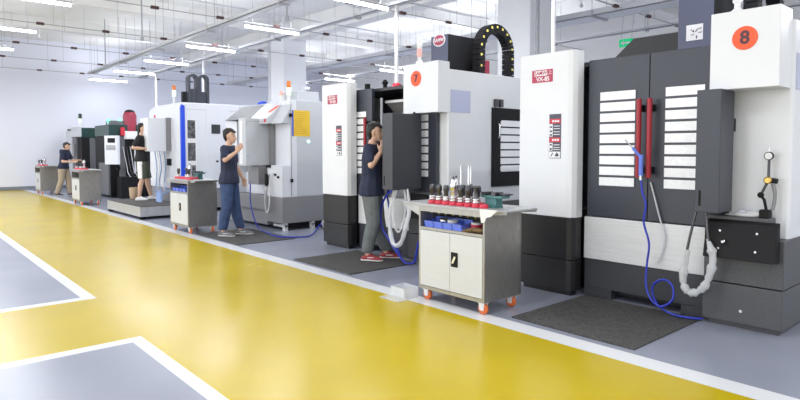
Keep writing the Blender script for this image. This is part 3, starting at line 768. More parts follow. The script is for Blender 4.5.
t = dark_machine(-18.4, 1.5, 'dark machine with tilted pale keypad panel and maroon motor on top', False)
MB().box(-19.40, -18.42, 4.90, 4.96, 0.08, 1.02, 0.01).build('front_cover', M_greyh, t)
MB().box(-18.95, -18.5, 5.0, 5.5, 2.14, 2.26, 0.01).build('top_box', M_greyh, t)
h = MB(); h.lathe((-18.55, 5.56, 1.92), [(0.185, 0), (0.19, 0.05), (0.19, 0.50), (0.15, 0.60), (0.08, 0.65)], 20)
h.build('motor', M_maroon, t)
MB().lathe((-18.55, 5.56, 2.52), [(0.15, 0), (0.12, 0.05), (0.05, 0.08)], 16).build('motor_cap', M_blackm, t)
MB().box(-18.398, -18.2, 5.34, 5.66, 1.72, 1.95, 0.01).build('side_box', M_wplast, t)
MB().box(-18.398, -18.3, 5.24, 5.34, 1.83, 2.06).build('red_guard', M_redp, t)
for x, y in ((-18.72, 5.02), (-18.55, 5.28)):
    s = MB().cyl((x, y, 2.14), (x, y, 2.22), 0.03).build('signal_lamp', M_wplast, t)
    MB().lathe((x, y, 2.20), [(0.034, 0), (0.04, 0.01), (0.04, 0.10), (0.034, 0.11)], 12).build('lens', M_lampg, s)
# keypad panel turned towards the aisle
A = math.radians(38)
ux = Vector((math.cos(A), math.sin(A), 0)); un = Vector((math.sin(A), -math.cos(A), 0))
def pbox(mb, u0, u1, n0, n1, z0, z1, o):
    vs = [Vector(o) + ux * u + un * n + Vector((0, 0, z)) for z in (z0, z1) for n in (n0, n1) for u in (u0, u1)]
    return mb.add(vs, [(0, 1, 3, 2), (4, 6, 7, 5), (0, 4, 5, 1), (2, 3, 7, 6), (0, 2, 6, 4), (1, 5, 7, 3)])
o = (-17.55, 4.75, 0)
pd = pbox(MB(), -0.20, 0.20, -0.10, 0.0, 1.0, 1.80, o).build('control_pendant', M_palew, t)
pbox(MB(), -0.10, 0.13, 0.0, 0.005, 1.60, 1.73, o).build('screen', M_blackm, pd)
k = MB()
for i in range(4):
    for j in range(7): pbox(k, -0.15 + j * 0.043, -0.15 + j * 0.043 + 0.032, 0.0, 0.006, 1.40 + i * 0.035, 1.425 + i * 0.035, o)
k.build('keypad', M_greyd, pd)
MB().tube([(-17.6, 4.85, 1.1), (-17.75, 5.0, 0.9), (-18.42, 5.15, 0.85)], 0.05, 8, 4).build('pendant_arm', M_blackm, t)
MB().box(-18.39, -17.9, 5.1, 5.7, 0.0, 0.62, 0.01).build('chip_bin', M_blackm, t)
for k in range(4):
    MB().tube([(-18.38, 5.2 + 0.1 * k, 1.5), (-18.2, 5.25 + 0.1 * k, 1.0 - 0.08 * k), (-17.95, 5.2 + 0.1 * k, 0.75), (-17.92, 5.3 + 0.1 * k, 0.55)], 0.012, 6, 5).build('cable', M_cloth if k % 2 else M_gun, t)

# ------------------------------------------------------------------ mats, platform
def rubber(x0, x1, y0, y1, label):
    o = box(x0, x1, y0, y1, 0.0, 0.012, 0.004).build('rubber_mat', M_rub, None, ((x0 + x1) / 2, (y0 + y1) / 2, 0))
    return tag(o, label, 'mat', 'black rubber mats')
rubber(-3.03, -1.96, 3.90, 5.03, 'dark rubber mat on the floor before the closed doors of machine 8')
rubber(-6.49, -5.28, 3.89, 4.90, 'dark rubber mat under the man in red shoes')
rubber(-9.58, -8.02, 3.87, 4.85, 'dark rubber mat under the man in blue jeans')
t = thing('platform', 'low pale steel platform with a black mat top, a man in shorts on it', 'platform', (-13.2, 4.25, 0))
box(-14.5, -12.22, 3.82, 4.72, 0.06, 0.25, 0.006).build('deck', M_steelt, t)
box(-14.48, -12.24, 3.84, 4.70, 0.25, 0.268, 0.004).build('deck_mat', M_rub, t)
for x in (-14.5, -12.35):
    for y in (3.9, 4.62): box(x - 0.05, x + 0.05, y - 0.05, y + 0.05, 0.0, 0.06).build('foot', M_blackm, t)

# ------------------------------------------------------------------ tool carts
def make_cart(x0, y0, label, group):
    x1, y1 = x0 + 0.80, y0 + 0.50
    t = thing('tool_cart', label, 'cart', ((x0 + x1) / 2, (y0 + y1) / 2, 0), group)
    b = MB()
    b.box(x0, x0 + 0.02, y0, y1, 0.11, 0.885); b.box(x1 - 0.02, x1, y0, y1, 0.11, 0.885, 0.003)
    b.box(x0, x1, y1 - 0.015, y1, 0.11, 0.885); b.box(x0 + 0.02, x1 - 0.02, y0, y1, 0.11, 0.14)
    b.box(x0 + 0.02, x1 - 0.02, y0, y1 - 0.01, 0.665, 0.69); b.box(x0 + 0.02, x1 - 0.02, y0, y0 + 0.02, 0.835, 0.885)
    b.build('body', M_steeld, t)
    tp = MB(); tp.box(x0 - 0.005, x1 + 0.005, y0 - 0.008, y1 + 0.005, 0.885, 0.903, 0.003); tp.build('top_plate', M_steelt, t)
    xm = (x0 + x1) / 2
    MB().box(x0 + 0.022, xm - 0.002, y0 - 0.003, y0 + 0.012, 0.145, 0.66, 0.002).build('door', M_steel, t)
    d = MB().box(xm + 0.002, x1 - 0.022, y0 - 0.003, y0 + 0.012, 0.145, 0.66, 0.002).build('door', M_steel, t)
    h = MB().box(xm + 0.02, xm + 0.10, y0 - 0.009, y0 - 0.003, 0.37, 0.50, 0.003).build('lock_plate', M_blackm, d)
    MB().prism([(xm + 0.035, 0.405), (xm + 0.055, 0.40), (xm + 0.085, 0.46), (xm + 0.065, 0.47)], y0 - 0.016, y0 - 0.008, 'y').build('latch_handle', M_chrome, d)
    for sx, xa, xb in ((-1, x0 - 0.28, x0), (1, x1, x1 + 0.19)):
        w = MB(); w.box(min(xa, xb), max(xa, xb), y0 + 0.04, y1 - 0.03, 0.885, 0.90, 0.002)
        o, i = (xa, xb) if sx < 0 else (xb, xa)
        for y in (y0 + 0.05, y1 - 0.045): w.prism([(o, 0.885), (o, 0.87), (i, 0.76 if sx < 0 else 0.85), (i, 0.885)], y, y + 0.006, 'y')
        w.build('side_shelf', M_steelt, t)
    for x in (x0 + 0.06, x1 - 0.06):
        for y in (y0 + 0.06, y1 - 0.06):
            c = MB(); c.box(x - 0.035, x + 0.035, y - 0.035, y + 0.035, 0.098, 0.11)
            for s_ in (-0.024, 0.024): c.prism([(x - 0.02, 0.035), (x + 0.02, 0.035), (x + 0.032, 0.10), (x - 0.032, 0.10)], y + s_ - 0.003, y + s_ + 0.003, 'y')
            c.cyl((x, y - 0.03, 0.048), (x, y + 0.03, 0.048), 0.008, n=8)
            cs = c.build('caster', M_wplast, t)
            MB().lathe((x, y - 0.017, 0.048), [(0.03, 0), (0.048, 0.004), (0.048, 0.030), (0.03, 0.034)], 18, 'y').build('wheel', M_wheel, cs)
    # red sockets let into the top
    for k in range(8):
        for j in range(2 if k < 7 else 1):
            x = x0 + 0.085 + k * 0.09; y = y0 + 0.09 + j * 0.13
            MB().lathe((x, y, 0.903), [(0.038, 0), (0.040, 0.006), (0.036, 0.030), (0.026, 0.034)], 14).build('socket', M_redp, t)
    return t
cartA = make_cart(-4.0, 3.75, 'stainless steel tool cart nearest the camera, tool holders in red sockets on top', 'stainless tool carts')
A_ctr = Vector(cartA.location)
cartB = dup(cartA, (-10.02, 4.02, 0), 'stainless tool cart between the platform and the man in blue jeans', 'stainless tool carts')
cartC = dup(cartA, (-16.80, 3.93, 0), 'stainless tool cart just right of the man in khaki trousers', 'stainless tool carts')
cartD = dup(cartA, (-21.65, 3.92, 0), 'stainless tool cart farthest left, near the far wall', 'stainless tool carts')

# tool holders standing in the sockets
def holder(x, y, kind, label, group):
    z = 0.937
    t = thing('tool_holder', label, 'tool holder', (x, y, z), group)
    H = [(0.020, 0), (0.031, 0.004), (0.031, 0.014), (0.026, 0.018), (0.026, 0.024), (0.031, 0.028), (0.031, 0.040), (0.024, 0.045)]
    MB().lathe((x, y, z), H, 14).build('flange', M_chrome, t)
    if kind == 'collet':
        MB().lathe((x, y, z + 0.045), [(0.021, 0), (0.021, 0.04), (0.027, 0.045), (0.027, 0.085), (0.018, 0.10)], 14).build('collet_nut', M_gun, t)
    elif kind == 'chuck':
        MB().lathe((x, y, z + 0.045), [(0.024, 0), (0.024, 0.05), (0.033, 0.055), (0.033, 0.10), (0.028, 0.125), (0.020, 0.155)], 14).build('chuck_body', M_chrome, t)
        MB().lathe((x, y, z + 0.20), [(0.010, 0), (0.010, 0.02), (0.004, 0.028)], 8).build('cutter', M_gun, t)
    elif kind == 'drill':
        MB().lathe((x, y, z + 0.045), [(0.022, 0), (0.022, 0.035), (0.030, 0.04), (0.030, 0.085), (0.014, 0.11)], 14).build('collet_nut', M_gun, t)
        MB().lathe((x, y, z + 0.15), [(0.007, 0), (0.007, 0.17), (0.001, 0.185)], 8).build('drill_bit', M_chrome, t)
    else:
        MB().lathe((x, y, z + 0.045), [(0.022, 0), (0.015, 0.03), (0.015, 0.08), (0.034, 0.085), (0.034, 0.105), (0.02, 0.11)], 14).build('mill_head', M_gun, t)
    MB().lathe((x, y, z - 0.13), [(0.006, 0), (0.011, 0.005), (0.011, 0.02), (0.014, 0.03), (0.020, 0.13)], 10).build('taper', M_chrome, t)
    return t
ctr = [('collet', 'first'), ('collet', 'second'), ('collet', 'third'), ('chuck', 'fourth'), ('drill', 'fifth'), ('drill', 'sixth'), ('mill', 'seventh')]
kinds_txt = {'collet': 'short dark collet holder', 'chuck': 'thick chrome chuck holder', 'drill': 'holder with long drill', 'mill': 'flat milling head holder'}
protos = {}
for k, (kd, od) in enumerate(ctr):
    h = holder(-4.0 + 0.085 + k * 0.09, 3.84, kd, '%s, %s from left, front row on the near cart' % (kinds_txt[kd], od), 'tool holders on the near cart')
    protos.setdefault(kd, h)
for k, kd in ((2, 'chuck'), (3, 'collet'), (4, 'drill'), (5, 'collet')):
    dup(protos[kd], (-4.0 + 0.085 + k * 0.09, 3.97, 0.937), '%s, rear row on the near cart, behind the %s' % (kinds_txt[kd], ctr[k][1]), 'tool holders on the near cart')
for C, who, grp in ((cartB, 'beside the man in blue jeans', 'tool holders on the second cart'), (cartC, 'right of the man in khaki trousers', 'tool holders on the third cart'), (cartD, 'farthest left', 'tool holders on the fourth cart')):
    for k, kd in ((1, 'collet'), (3, 'chuck'), (5, 'mill'), (6, 'collet')):
        loc = Vector(C.location) - A_ctr + Vector((-4.0 + 0.085 + k * 0.09, 3.84 + (0.13 if k == 3 else 0), 0.937))
        nm = {1: 'leftmost', 3: 'rear', 5: 'third', 6: 'rightmost'}[k]
        dup(protos[kd], loc, '%s, %s on the cart %s' % (kinds_txt[kd], nm, who), grp)

def vise(x, y, label, mt=M_teal):
    z = 0.903
    t = thing('vise', label, 'vise', (x, y, z))
    b = MB(); b.box(x - 0.055, x + 0.055, y - 0.06, y + 0.06, z, z + 0.018, 0.004); b.box(x - 0.06, x + 0.06, y - 0.045, y + 0.045, z + 0.018, z + 0.085, 0.006)
    b.box(x - 0.10, x + 0.13, y - 0.055, y + 0.055, z + 0.085, z + 0.105, 0.004)
    b.build('base', mt, t)
    MB().box(x - 0.10, x - 0.05, y - 0.055, y + 0.055, z + 0.105, z + 0.135, 0.004).build('fixed_jaw', M_gun, t)
    MB().box(x + 0.01, x + 0.06, y - 0.055, y + 0.055, z + 0.105, z + 0.135, 0.004).build('moving_jaw', M_gun, t)
    MB().cyl((x + 0.06, y, z + 0.118), (x + 0.17, y, z + 0.118), 0.012).build('screw', M_gun, t)
    MB().cyl((x + 0.155, y - 0.06, z + 0.118), (x + 0.155, y + 0.06, z + 0.118), 0.006).build('handle', M_gun, t)
    return t
vise(-3.27, 3.95, 'small teal tool vise with dark jaws on the right end of the near cart')
dup(bpy.data.objects['vise'], (-9.86, 4.06, 0.903), 'dark small vise among the tool holders on the cart beside the platform')
# blue bins on the open shelf of the near cart
def bin_(x, y, label, group):
    z = 0.69
    b = MB()
    b.prism([(y - 0.075, z), (y + 0.075, z), (y + 0.075, z + 0.070), (y - 0.085, z + 0.045)], x - 0.055, x - 0.051, 'x'); b.prism([(y - 0.075, z), (y + 0.075, z), (y + 0.075, z + 0.070), (y - 0.085, z + 0.045)], x + 0.051, x + 0.055, 'x')
    b.box(x - 0.055, x + 0.055, y - 0.075, y + 0.075, z, z + 0.004); b.prism([(y - 0.075, z), (y - 0.071, z), (y - 0.081, z + 0.055), (y - 0.085, z + 0.055)], x - 0.055, x + 0.055, 'x'); b.box(x - 0.055, x + 0.055, y + 0.071, y + 0.075, z, z + 0.085)
    o = b.build('bin', M_bluep, None, (x, y, z))
    return tag(o, label, 'bin', group)
words = ['leftmost', 'second from left', 'third from left', 'rightmost']
b0 = None
for k in range(4):
    lb = 'blue plastic bin on the near cart shelf, %s of the four' % words[k]
    if b0 is None: b0 = bin_(-3.90 + k * 0.118, 3.86, lb, 'blue bins on the near cart shelf')
    else:
        o = b0.copy(); COL.objects.link(o); o.location = (-3.90 + k * 0.118, 3.86, 0.69); o['label'] = lb
for C, who in ((cartB, 'beside the man in blue jeans'), ):
    for k in range(4):
        o = b0.copy(); COL.objects.link(o)
        o.location = Vector(C.location) - A_ctr + Vector((-3.90 + k * 0.15, 3.86, 0.69))
        o['label'] = 'blue bin on the cart %s, %s of four' % (who, words[k]); o['group'] = 'blue bins on the second cart shelf'
def ring(x, y, z, r, h, m, name, label, cat):
    o = MB().lathe((x, y, z), [(r * 0.55, 0), (r, 0), (r, h), (r * 0.55, h), (r * 0.55, 0.001)], 18).build(name, m, None, (x, y, z))
    return tag(o, label, cat)
ring(-3.78, 3.86, 0.72, 0.042, 0.055, M_chrome, 'steel_ring', 'bright steel ring standing out of a blue bin on the near cart', 'ring')
ring(-3.66, 3.85, 0.735, 0.048, 0.035, M_silver, 'tape_roll', 'grey tape roll lying on the blue bins of the near cart', 'tape roll')
t = thing('tape_roll', 'red and white tape roll right of the blue bins on the near cart', 'tape roll', (-3.42, 3.90, 0.69))
MB().lathe((-3.42, 3.90, 0.69), [(0.03, 0), (0.05, 0), (0.05, 0.055), (0.03, 0.055)], 18).build('tape', M_redp, t)
MB().lathe((-3.42, 3.90, 0.745), [(0.03, 0), (0.048, 0), (0.048, 0.018), (0.03, 0.018)], 18).build('tape_rim', M_wplast, t)
g = MB()
for (x, y, z, rx, ry, rz) in ((-3.33, 3.80, 0.715, 0.07, 0.05, 0.022), (-3.38, 3.775, 0.712, 0.05, 0.035, 0.018), (-3.28, 3.785, 0.716, 0.045, 0.03, 0.022)):
    g.hull([((x, y, z), (rx, ry, rz))])
for k in range(4): g.hull([((-3.36 - 0.012 * k, 3.765 + 0.012 * k, 0.705), 0.011), ((-3.44 + 0.005 * k, 3.75 + 0.018 * k, 0.703), 0.010)])
tag(g.build('work_glove', M_brown, None, (-3.33, 3.80, 0.70)), 'brown crumpled work glove on the near cart shelf', 'glove')
# paper edge hanging over the near cart's right front corner
p = MB(); p.prism([(-3.24, 0.905), (-3.10, 0.907), (-3.05, 0.906), (-3.12, 0.85), (-3.17, 0.84), (-3.185, 0.80), (-3.22, 0.79)], 3.728, 3.738, 'y')
tag(p.build('paper_sheet', M_wplast, None, (-3.16, 3.73, 0.85)), 'torn white paper hanging over the front right corner of the near cart', 'paper')

# clear box on the floor by the near cart
t = thing('plastic_box', 'translucent plastic box with an open lid on the white line, left of the near cart', 'box', (-4.16, 3.70, 0))
b = MB()
x0, x1, y0, y1, z0, z1 = -4.26, -4.06, 3.62, 3.80, 0.0, 0.10
b.box(x0, x1, y0, y1, z0, z0 + 0.004)
b.box(x0, x1, y0, y0 + 0.004, z0, z1); b.box(x0, x1, y1 - 0.004, y1, z0, z1); b.box(x0, x0 + 0.004, y0, y1, z0, z1); b.box(x1 - 0.004, x1, y0, y1, z0, z1)
b.build('box_body', M_clear, t)
MB().box(-4.28, -4.02, 3.50, 3.62, 0.002, 0.010, 0.002).build('lid', M_clear, t)

# ------------------------------------------------------------------ things on and before machine 8
t = thing('dial_indicator_stand', 'black jointed indicator stand with brass knob on the ledge of machine 8', 'indicator stand', (-1.52, 5.05, 0.88))
MB().box(-1.555, -1.485, 5.02, 5.08, 0.88, 0.945, 0.004).build('magnet_base', M_blackm, t)
MB().tube([(-1.515, 5.05, 0.945), (-1.53, 5.05, 1.02), (-1.555, 5.05, 1.05)], 0.011, 8, 1).build('lower_arm', M_blackm, t)
j = MB().hull([((-1.555, 5.05, 1.055), 0.024)]); j.build('joint', M_blackm, t)
MB().tube([(-1.555, 5.05, 1.055), (-1.505, 5.05, 1.17)], 0.010, 8, 1).build('middle_arm', M_gun, t)
kn = MB().lathe((-1.505, 5.07, 1.17), [(0.02, 0), (0.028, -0.005), (0.028, -0.045), (0.02, -0.05)], 14, 'y'); kn.build('brass_knob', M_brass, t)
MB().cyl((-1.49, 5.05, 1.17), (-1.445, 5.05, 1.165), 0.02, n=10).build('side_knob', M_blackm, t)
MB().tube([(-1.505, 5.05, 1.17), (-1.505, 5.05, 1.33)], 0.010, 8, 1).build('upper_arm', M_gun, t)
d = MB().lathe((-1.505, 5.055, 1.355), [(0.03, 0), (0.032, -0.004), (0.032, -0.02), (0.028, -0.022)], 18, 'y').build('dial', M_blackm, t)
MB().lathe((-1.505, 5.033, 1.355), [(0.026, 0), (0.026, -0.002)], 18, 'y').build('dial_face', M_wplast, d)
MB().cyl((-1.505, 5.045, 1.385), (-1.505, 5.045, 1.42), 0.006, n=8).build('spindle', M_chrome, t)
MB().tube([(-1.47, 5.05, 0.945), (-1.46, 5.055, 1.06), (-1.475, 5.05, 1.15)], 0.014, 8, 4).build('spring', M_greyd, t)
r = MB()
for (x, y, z, rx, ry, rz) in ((-1.66, 5.04, 0.895, 0.10, 0.045, 0.020), (-1.60, 5.05, 0.905, 0.06, 0.04, 0.030), (-1.75, 5.05, 0.890, 0.06, 0.03, 0.012), (-1.69, 5.06, 0.905, 0.05, 0.03, 0.025)):
    r.hull([((x, y, z), (rx, ry, rz))])
tag(r.build('rag', M_cloth, None, (-1.66, 5.04, 0.88)), 'crumpled grey white rag on the ledge of machine 8', 'rag')
# blue air hose with gun
t = thing('air_hose', 'blue air hose hanging from the red handles of machine 8, looped on the floor', 'hose', (-2.42, 4.9, 0.012))
pts = [(-2.435, 4.90, 1.20), (-2.42, 4.90, 1.05), (-2.385, 4.90, 0.93), (-2.40, 4.90, 0.78), (-2.35, 4.90, 0.60), (-2.365, 4.90, 0.42), (-2.36, 4.88, 0.25), (-2.31, 4.86, 0.14), (-2.22, 4.86, 0.09), (-2.13, 4.87, 0.16), (-2.14, 4.89, 0.27), (-2.22, 4.90, 0.31), (-2.31, 4.91, 0.25), (-2.31, 4.91, 0.15), (-2.24, 4.90, 0.07), (-2.13, 4.90, 0.032), (-2.0, 4.92, 0.028), (-1.93, 4.98, 0.025)]
MB().tube(pts, 0.0095, 8, 8).build('hose', M_blue, t)
g = MB(); g.tube([(-2.435, 4.90, 1.18), (-2.435, 4.90, 1.36)], 0.019, 10, 1); g.tube([(-2.44, 4.90, 1.34), (-2.50, 4.875, 1.42)], 0.013, 8, 1)
gg = g.build('air_gun', M_bluep, t)
MB().tube([(-2.50, 4.875, 1.42), (-2.56, 4.85, 1.49)], 0.006, 8, 1).build('nozzle', M_chrome, t)
MB().cyl((-2.435, 4.90, 1.14), (-2.435, 4.90, 1.18), 0.014, n=10).build('coupling', M_chrome, t)
tag(MB().tube([(-2.41, 5.03, 1.12), (-2.375, 5.03, 1.0), (-2.32, 5.02, 0.82), (-2.27, 5.02, 0.66), (-2.29, 5.02, 0.52), (-2.33, 5.02, 0.42)], 0.007, 6, 6).build('thin_cable', M_cloth, None, (-2.35, 5.03, 0.4)),
    'thin pale cable beside the blue air hose of machine 8', 'cable')
# blue hose at machine 7
t = thing('air_hose', 'blue air hose curling from the pendant of machine 7 to the mat', 'hose', (-5.45, 4.75, 0.012))
MB().tube([(-5.48, 4.70, 0.90), (-5.60, 4.68, 0.82), (-5.70, 4.68, 0.62), (-5.66, 4.68, 0.42), (-5.50, 4.68, 0.26), (-5.35, 4.68, 0.12), (-5.24, 4.70, 0.03)], 0.013, 8, 6).build('hose', M_blue, t)
MB().tube([(-5.40, 4.72, 0.92), (-5.60, 4.74, 0.90), (-5.66, 4.76, 0.82), (-5.62, 4.76, 0.65), (-5.6, 4.76, 0.40), (-5.48, 4.76, 0.20), (-5.38, 4.78, 0.03), (-5.22, 4.80, 0.03), (-5.17, 4.80, 0.14), (-5.13, 4.80, 0.30)], 0.013, 8, 6).build('hose', M_blue, t)
tag(MB().tube([(-9.86, 5.04, 1.06), (-9.86, 5.02, 0.70), (-9.80, 4.99, 0.45), (-9.55, 4.93, 0.18), (-9.2, 4.85, 0.035), (-8.7, 4.74, 0.028), (-8.35, 4.68, 0.025), (-8.1, 4.78, 0.025), (-8.05, 5.1, 0.014), (-8.45, 5.5, 0.014), (-8.75, 5.75, 0.03), (-8.7, 5.9, 0.2), (-8.8, 6.1, 0.24)], 0.011, 8, 8).build('air_hose', M_blue, None, (-9.3, 4.9, 0)),
    'long blue hose trailing along the floor before the light grey machine', 'hose')
tag(MB().hull([((-8.65, 5.85, 0.10), (0.10, 0.07, 0.09)), ((-8.55, 5.95, 0.05), (0.05, 0.05, 0.05))]).build('plastic_bag', M_wrap, None, (-8.65, 5.85, 0)), 'small crumpled plastic bag by the foot of the light grey machine', 'bag')
# tub and bottles at the platform
tag(MB().lathe((-14.38, 4.36, 0.268), [(0.08, 0), (0.10, 0.26), (0.09, 0.26), (0.07, 0.02)], 16).build('bucket', mat('tan_plastic', (0.42, 0.30, 0.19), 0.6), None, (-14.38, 4.36, 0.268)), 'tan bucket on the platform left of the man in shorts', 'bucket')
for k, (x, y) in enumerate(((-13.22, 4.52), (-13.02, 4.50))):
    tag(MB().lathe((x, y, 0.268), [(0.05, 0), (0.042, 0.01), (0.042, 0.17), (0.018, 0.22), (0.018, 0.245)], 12).build('water_bottle', M_liquid, None, (x, y, 0.268)),
        'pale blue water bottle on the platform, %s of the pair' % ('left' if k == 0 else 'right'), 'bottle', 'water bottles on the platform')

# ------------------------------------------------------------------ people
def voxel(mb, name, size, mats, parent, picker=None, smooth=3):
    me = bpy.data.meshes.new(name); me.from_pydata([Vector(v) for v in mb.v], [], mb.f)
    o = bpy.data.objects.new(name, me); COL.objects.link(o)
    r = o.modifiers.new('r', 'REMESH'); r.mode = 'VOXEL'; r.voxel_size = size; r.use_smooth_shade = True
    s = o.modifiers.new('s', 'SMOOTH'); s.iterations = smooth; s.factor = 0.5
    out = bpy.data.meshes.new_from_object(o.evaluated_get(bpy.context.evaluated_depsgraph_get()))
    out.name = name
    bpy.data.objects.remove(o); bpy.data.meshes.remove(me)
    out.materials.clear()
    for m in (mats if isinstance(mats, list) else [mats]): out.materials.append(m)
    for p in out.polygons:
        p.use_smooth = True
        p.material_index = picker(p.center) if picker else 0
    n = bpy.data.objects.new(name, out); COL.objects.link(n)
    n.parent = parent
    return n

def limb(mb, pts, rs):
    for i in range(len(pts) - 1): mb.hull([(pts[i], rs[i]), (pts[i + 1], rs[i + 1])], 2)

def hand(mb, w, d, up, k=1.0, side=1, curl=0.35):
    """open hand at wrist w pointing along d; up = back-of-hand normal"""
    w, d, up = Vector(w), Vector(d).normalized(), Vector(up).normalized()
    up = (up - d * up.dot(d)).normalized(); sd = d.cross(up) * side
    P = lambda a, b, c: tuple(w + d * a + sd * b + up * c)
    mb.hull([(P(0.0, 0, 0), 0.023), (P(0.045, -0.026, 0), 0.014), (P(0.045, 0.026, 0), 0.014), (P(0.085, -0.030, 0), 0.012), (P(0.09, 0.028, 0), 0.012)])
    for i, ln in enumerate((0.070, 0.080, 0.074, 0.058)):
        b = 0.033 - 0.022 * i
        p0, p1, p2 = P(0.088, b, 0), P(0.088 + ln * 0.5, b * 1.1, -ln * curl * 0.35), P(0.088 + ln * 0.9, b * 1.12, -ln * curl)
        limb(mb, [p0, p1, p2], [0.0098, 0.0090, 0.0078])
    limb(mb, [P(0.02, 0.026, 0), P(0.055, 0.056, -0.012), P(0.085, 0.066, -0.022)], [0.015, 0.011, 0.009])

def person(label, loc, heading, top, leg, shoe, P, shorts=False, stripe=None, scale=1.0, hair_long=0.0):
    """local frame: x = facing, y = left, z = up"""
    t = thing('person', label, 'person', loc)
    t.rotation_euler = (0, 0, heading); t.scale = (scale,) * 3
    hx, hz, hy = P.get('head', (0.03, 1.605, 0.0))
    lean = P.get('lean', 0.0)
    chest = (lean * 0.8, 0, 1.30); waist = (lean * 0.4, 0, 1.05); pelvis = (0, 0, 0.93)
    shr, shl = P.get('shr', (lean, -0.175, 1.405)), P.get('shl', (lean, 0.175, 1.405))
    er, wr, el, wl = P['er'], P['wr'], P['el'], P['wl']
    kr, ar, kl, al = P['kr'], P['ar'], P['kl'], P['al']
    hr, hl = (0, -0.09, 0.90), (0, 0.09, 0.90)
    B = MB()
    # trunk
    B.hull([(pelvis, (0.105, 0.145, 0.09)), (waist, (0.092, 0.125, 0.08))]); B.hull([(waist, (0.092, 0.125, 0.08)), (chest, (0.105, 0.150, 0.11))])
    B.hull([(chest, (0.105, 0.150, 0.11)), ((shr[0], shr[1] + 0.03, shr[2] - 0.01), 0.05), ((shl[0], shl[1] - 0.03, shl[2] - 0.01), 0.05), ((lean, 0, 1.44), 0.055)])
    # neck and head
    limb(B, [(lean, 0, 1.42), ((lean + hx) / 2 - 0.01, hy / 2, 1.50), (hx - 0.012, hy, hz - 0.06)], [0.062, 0.052, 0.052])
    H = lambda x, y, z: (hx + x, hy + y, hz + z)
    B.hull([(H(-0.012, 0, 0.035), (0.095, 0.076, 0.082)), (H(0.018, 0, -0.03), (0.066, 0.062, 0.06))])
    B.hull([(H(0.018, 0, -0.03), (0.066, 0.062, 0.05)), (H(0.050, 0, -0.088), (0.026, 0.030, 0.022))])
    B.hull([(H(0.082, 0, 0.012), 0.010), (H(0.103, 0, -0.028), 0.010), (H(0.080, 0.014, -0.034), 0.008), (H(0.080, -0.014, -0.034), 0.008)])
    B.hull([(H(0.078, 0, -0.056), (0.010, 0.022, 0.006))]); B.hull([(H(0.076, 0, -0.067), (0.010, 0.020, 0.006))])
    for sy in (-1, 1):
        B.hull([(H(-0.012, sy * 0.078, 0.012), (0.019, 0.008, 0.022)), (H(-0.006, sy * 0.075, -0.022), (0.011, 0.007, 0.012))])
    # arms with hands
    for sh, e, w, nm, sd in ((shr, er, wr, 'hr', -1), (shl, el, wl, 'hl', 1)):
        limb(B, [sh, e], [0.052, 0.040]); mid = tuple(Vector(e).lerp(Vector(w), 0.3))
        limb(B, [e, mid, w], [0.039, 0.040, 0.026])
        d, up = P.get(nm, (tuple(Vector(w) - Vector(e)), (0, sd, 0.2)))
        hand(B, w, d, up, side=sd)
    # legs and feet
    for h, k, a, sd in ((hr, kr, ar, -1), (hl, kl, al, 1)):
        limb(B, [h, k], [0.088, 0.056]); c = Vector(k).lerp(Vector(a), 0.3) + Vector((-0.022, 0, 0))
        limb(B, [k, tuple(c), a], [0.055, 0.056, 0.038])
        B.hull([((a[0] - 0.03, a[1], a[2] - 0.04), (0.035, 0.032, 0.03)), ((a[0] + 0.13, a[1] + sd * 0.02, a[2] - 0.05), (0.05, 0.036, 0.02))])
    def face(c):
        v = Vector(c) - Vector((hx, hy, hz))
        for sy in (-1, 1):
            if (v - Vector((0.078, sy * 0.032, 0.008))).length < 0.010: return 1
            if abs(v.z - 0.032) < 0.0045 and abs(v.y - sy * 0.034) < 0.018 and v.x > 0.05: return 1
        if abs(v.z + 0.061) < 0.008 and abs(v.y) < 0.022 and v.x > 0.065: return 2
        return 0
    voxel(B, 'body', 0.0085, [M_skin, M_eye, M_lip], t, face)
    # hair
    Hm = MB()
    Hm.hull([(H(-0.036, 0, 0.058), (0.088, 0.083, 0.076)), (H(-0.062, 0, 0.01), (0.056, 0.077, 0.06))])
    Hm.hull([(H(0.035, 0.0, 0.092), (0.044, 0.055, 0.026)), (H(-0.02, 0, 0.105), (0.08, 0.07, 0.042))])
    Hm.hull([(H(-0.062, 0, -0.02), (0.045, 0.066, 0.04)), (H(-0.06, 0, -0.055 - hair_long), (0.032, 0.05, 0.022))])
    rnd = random.Random(7)
    for i in range(26):
        an = rnd.uniform(0, 2 * PI); el_ = rnd.uniform(0.25, 1.3)
        dx, dy, dz = math.cos(an) * math.cos(el_), math.sin(an) * math.cos(el_), math.sin(el_)
        b0 = H(-0.03 + dx * 0.080, dy * 0.076, 0.062 + dz * 0.072); b1 = H(-0.03 + dx * 0.095, dy * 0.088, 0.058 + dz * 0.086)
        Hm.hull([(b0, 0.018), (b1, 0.010)], 1)
    for i in range(5): Hm.hull([(H(0.065, -0.05 + i * 0.025, 0.078), 0.018), (H(0.080, -0.055 + i * 0.027, 0.066 - hair_long * 0.8), 0.007)], 1)
    voxel(Hm, 'hair', 0.010, M_hair, t, None, 1)
    # shirt
    S = MB()
    hem = P.get('hem', 0.86)
    S.hull([((0, 0, hem), (0.162, 0.214, 0.016)), ((0, 0, 0.93), (0.156, 0.208, 0.04)), (waist, (0.128, 0.160, 0.05))]); S.hull([(waist, (0.128, 0.155, 0.05)), (chest, (0.126, 0.168, 0.10))])
    S.hull([(chest, (0.126, 0.168, 0.10)), (shr, (0.064, 0.050, 0.055)), (shl, (0.064, 0.050, 0.055)), ((lean, 0, 1.445), (0.075, 0.078, 0.022))])
    for sh, e in ((shr, er), (shl, el)):
        m_ = tuple(Vector(sh).lerp(Vector(e), 0.72)); limb(S, [sh, m_], [0.068, 0.062])
    voxel(S, 'shirt', 0.012, top, t, None, 3)
    # trousers
    T = MB()
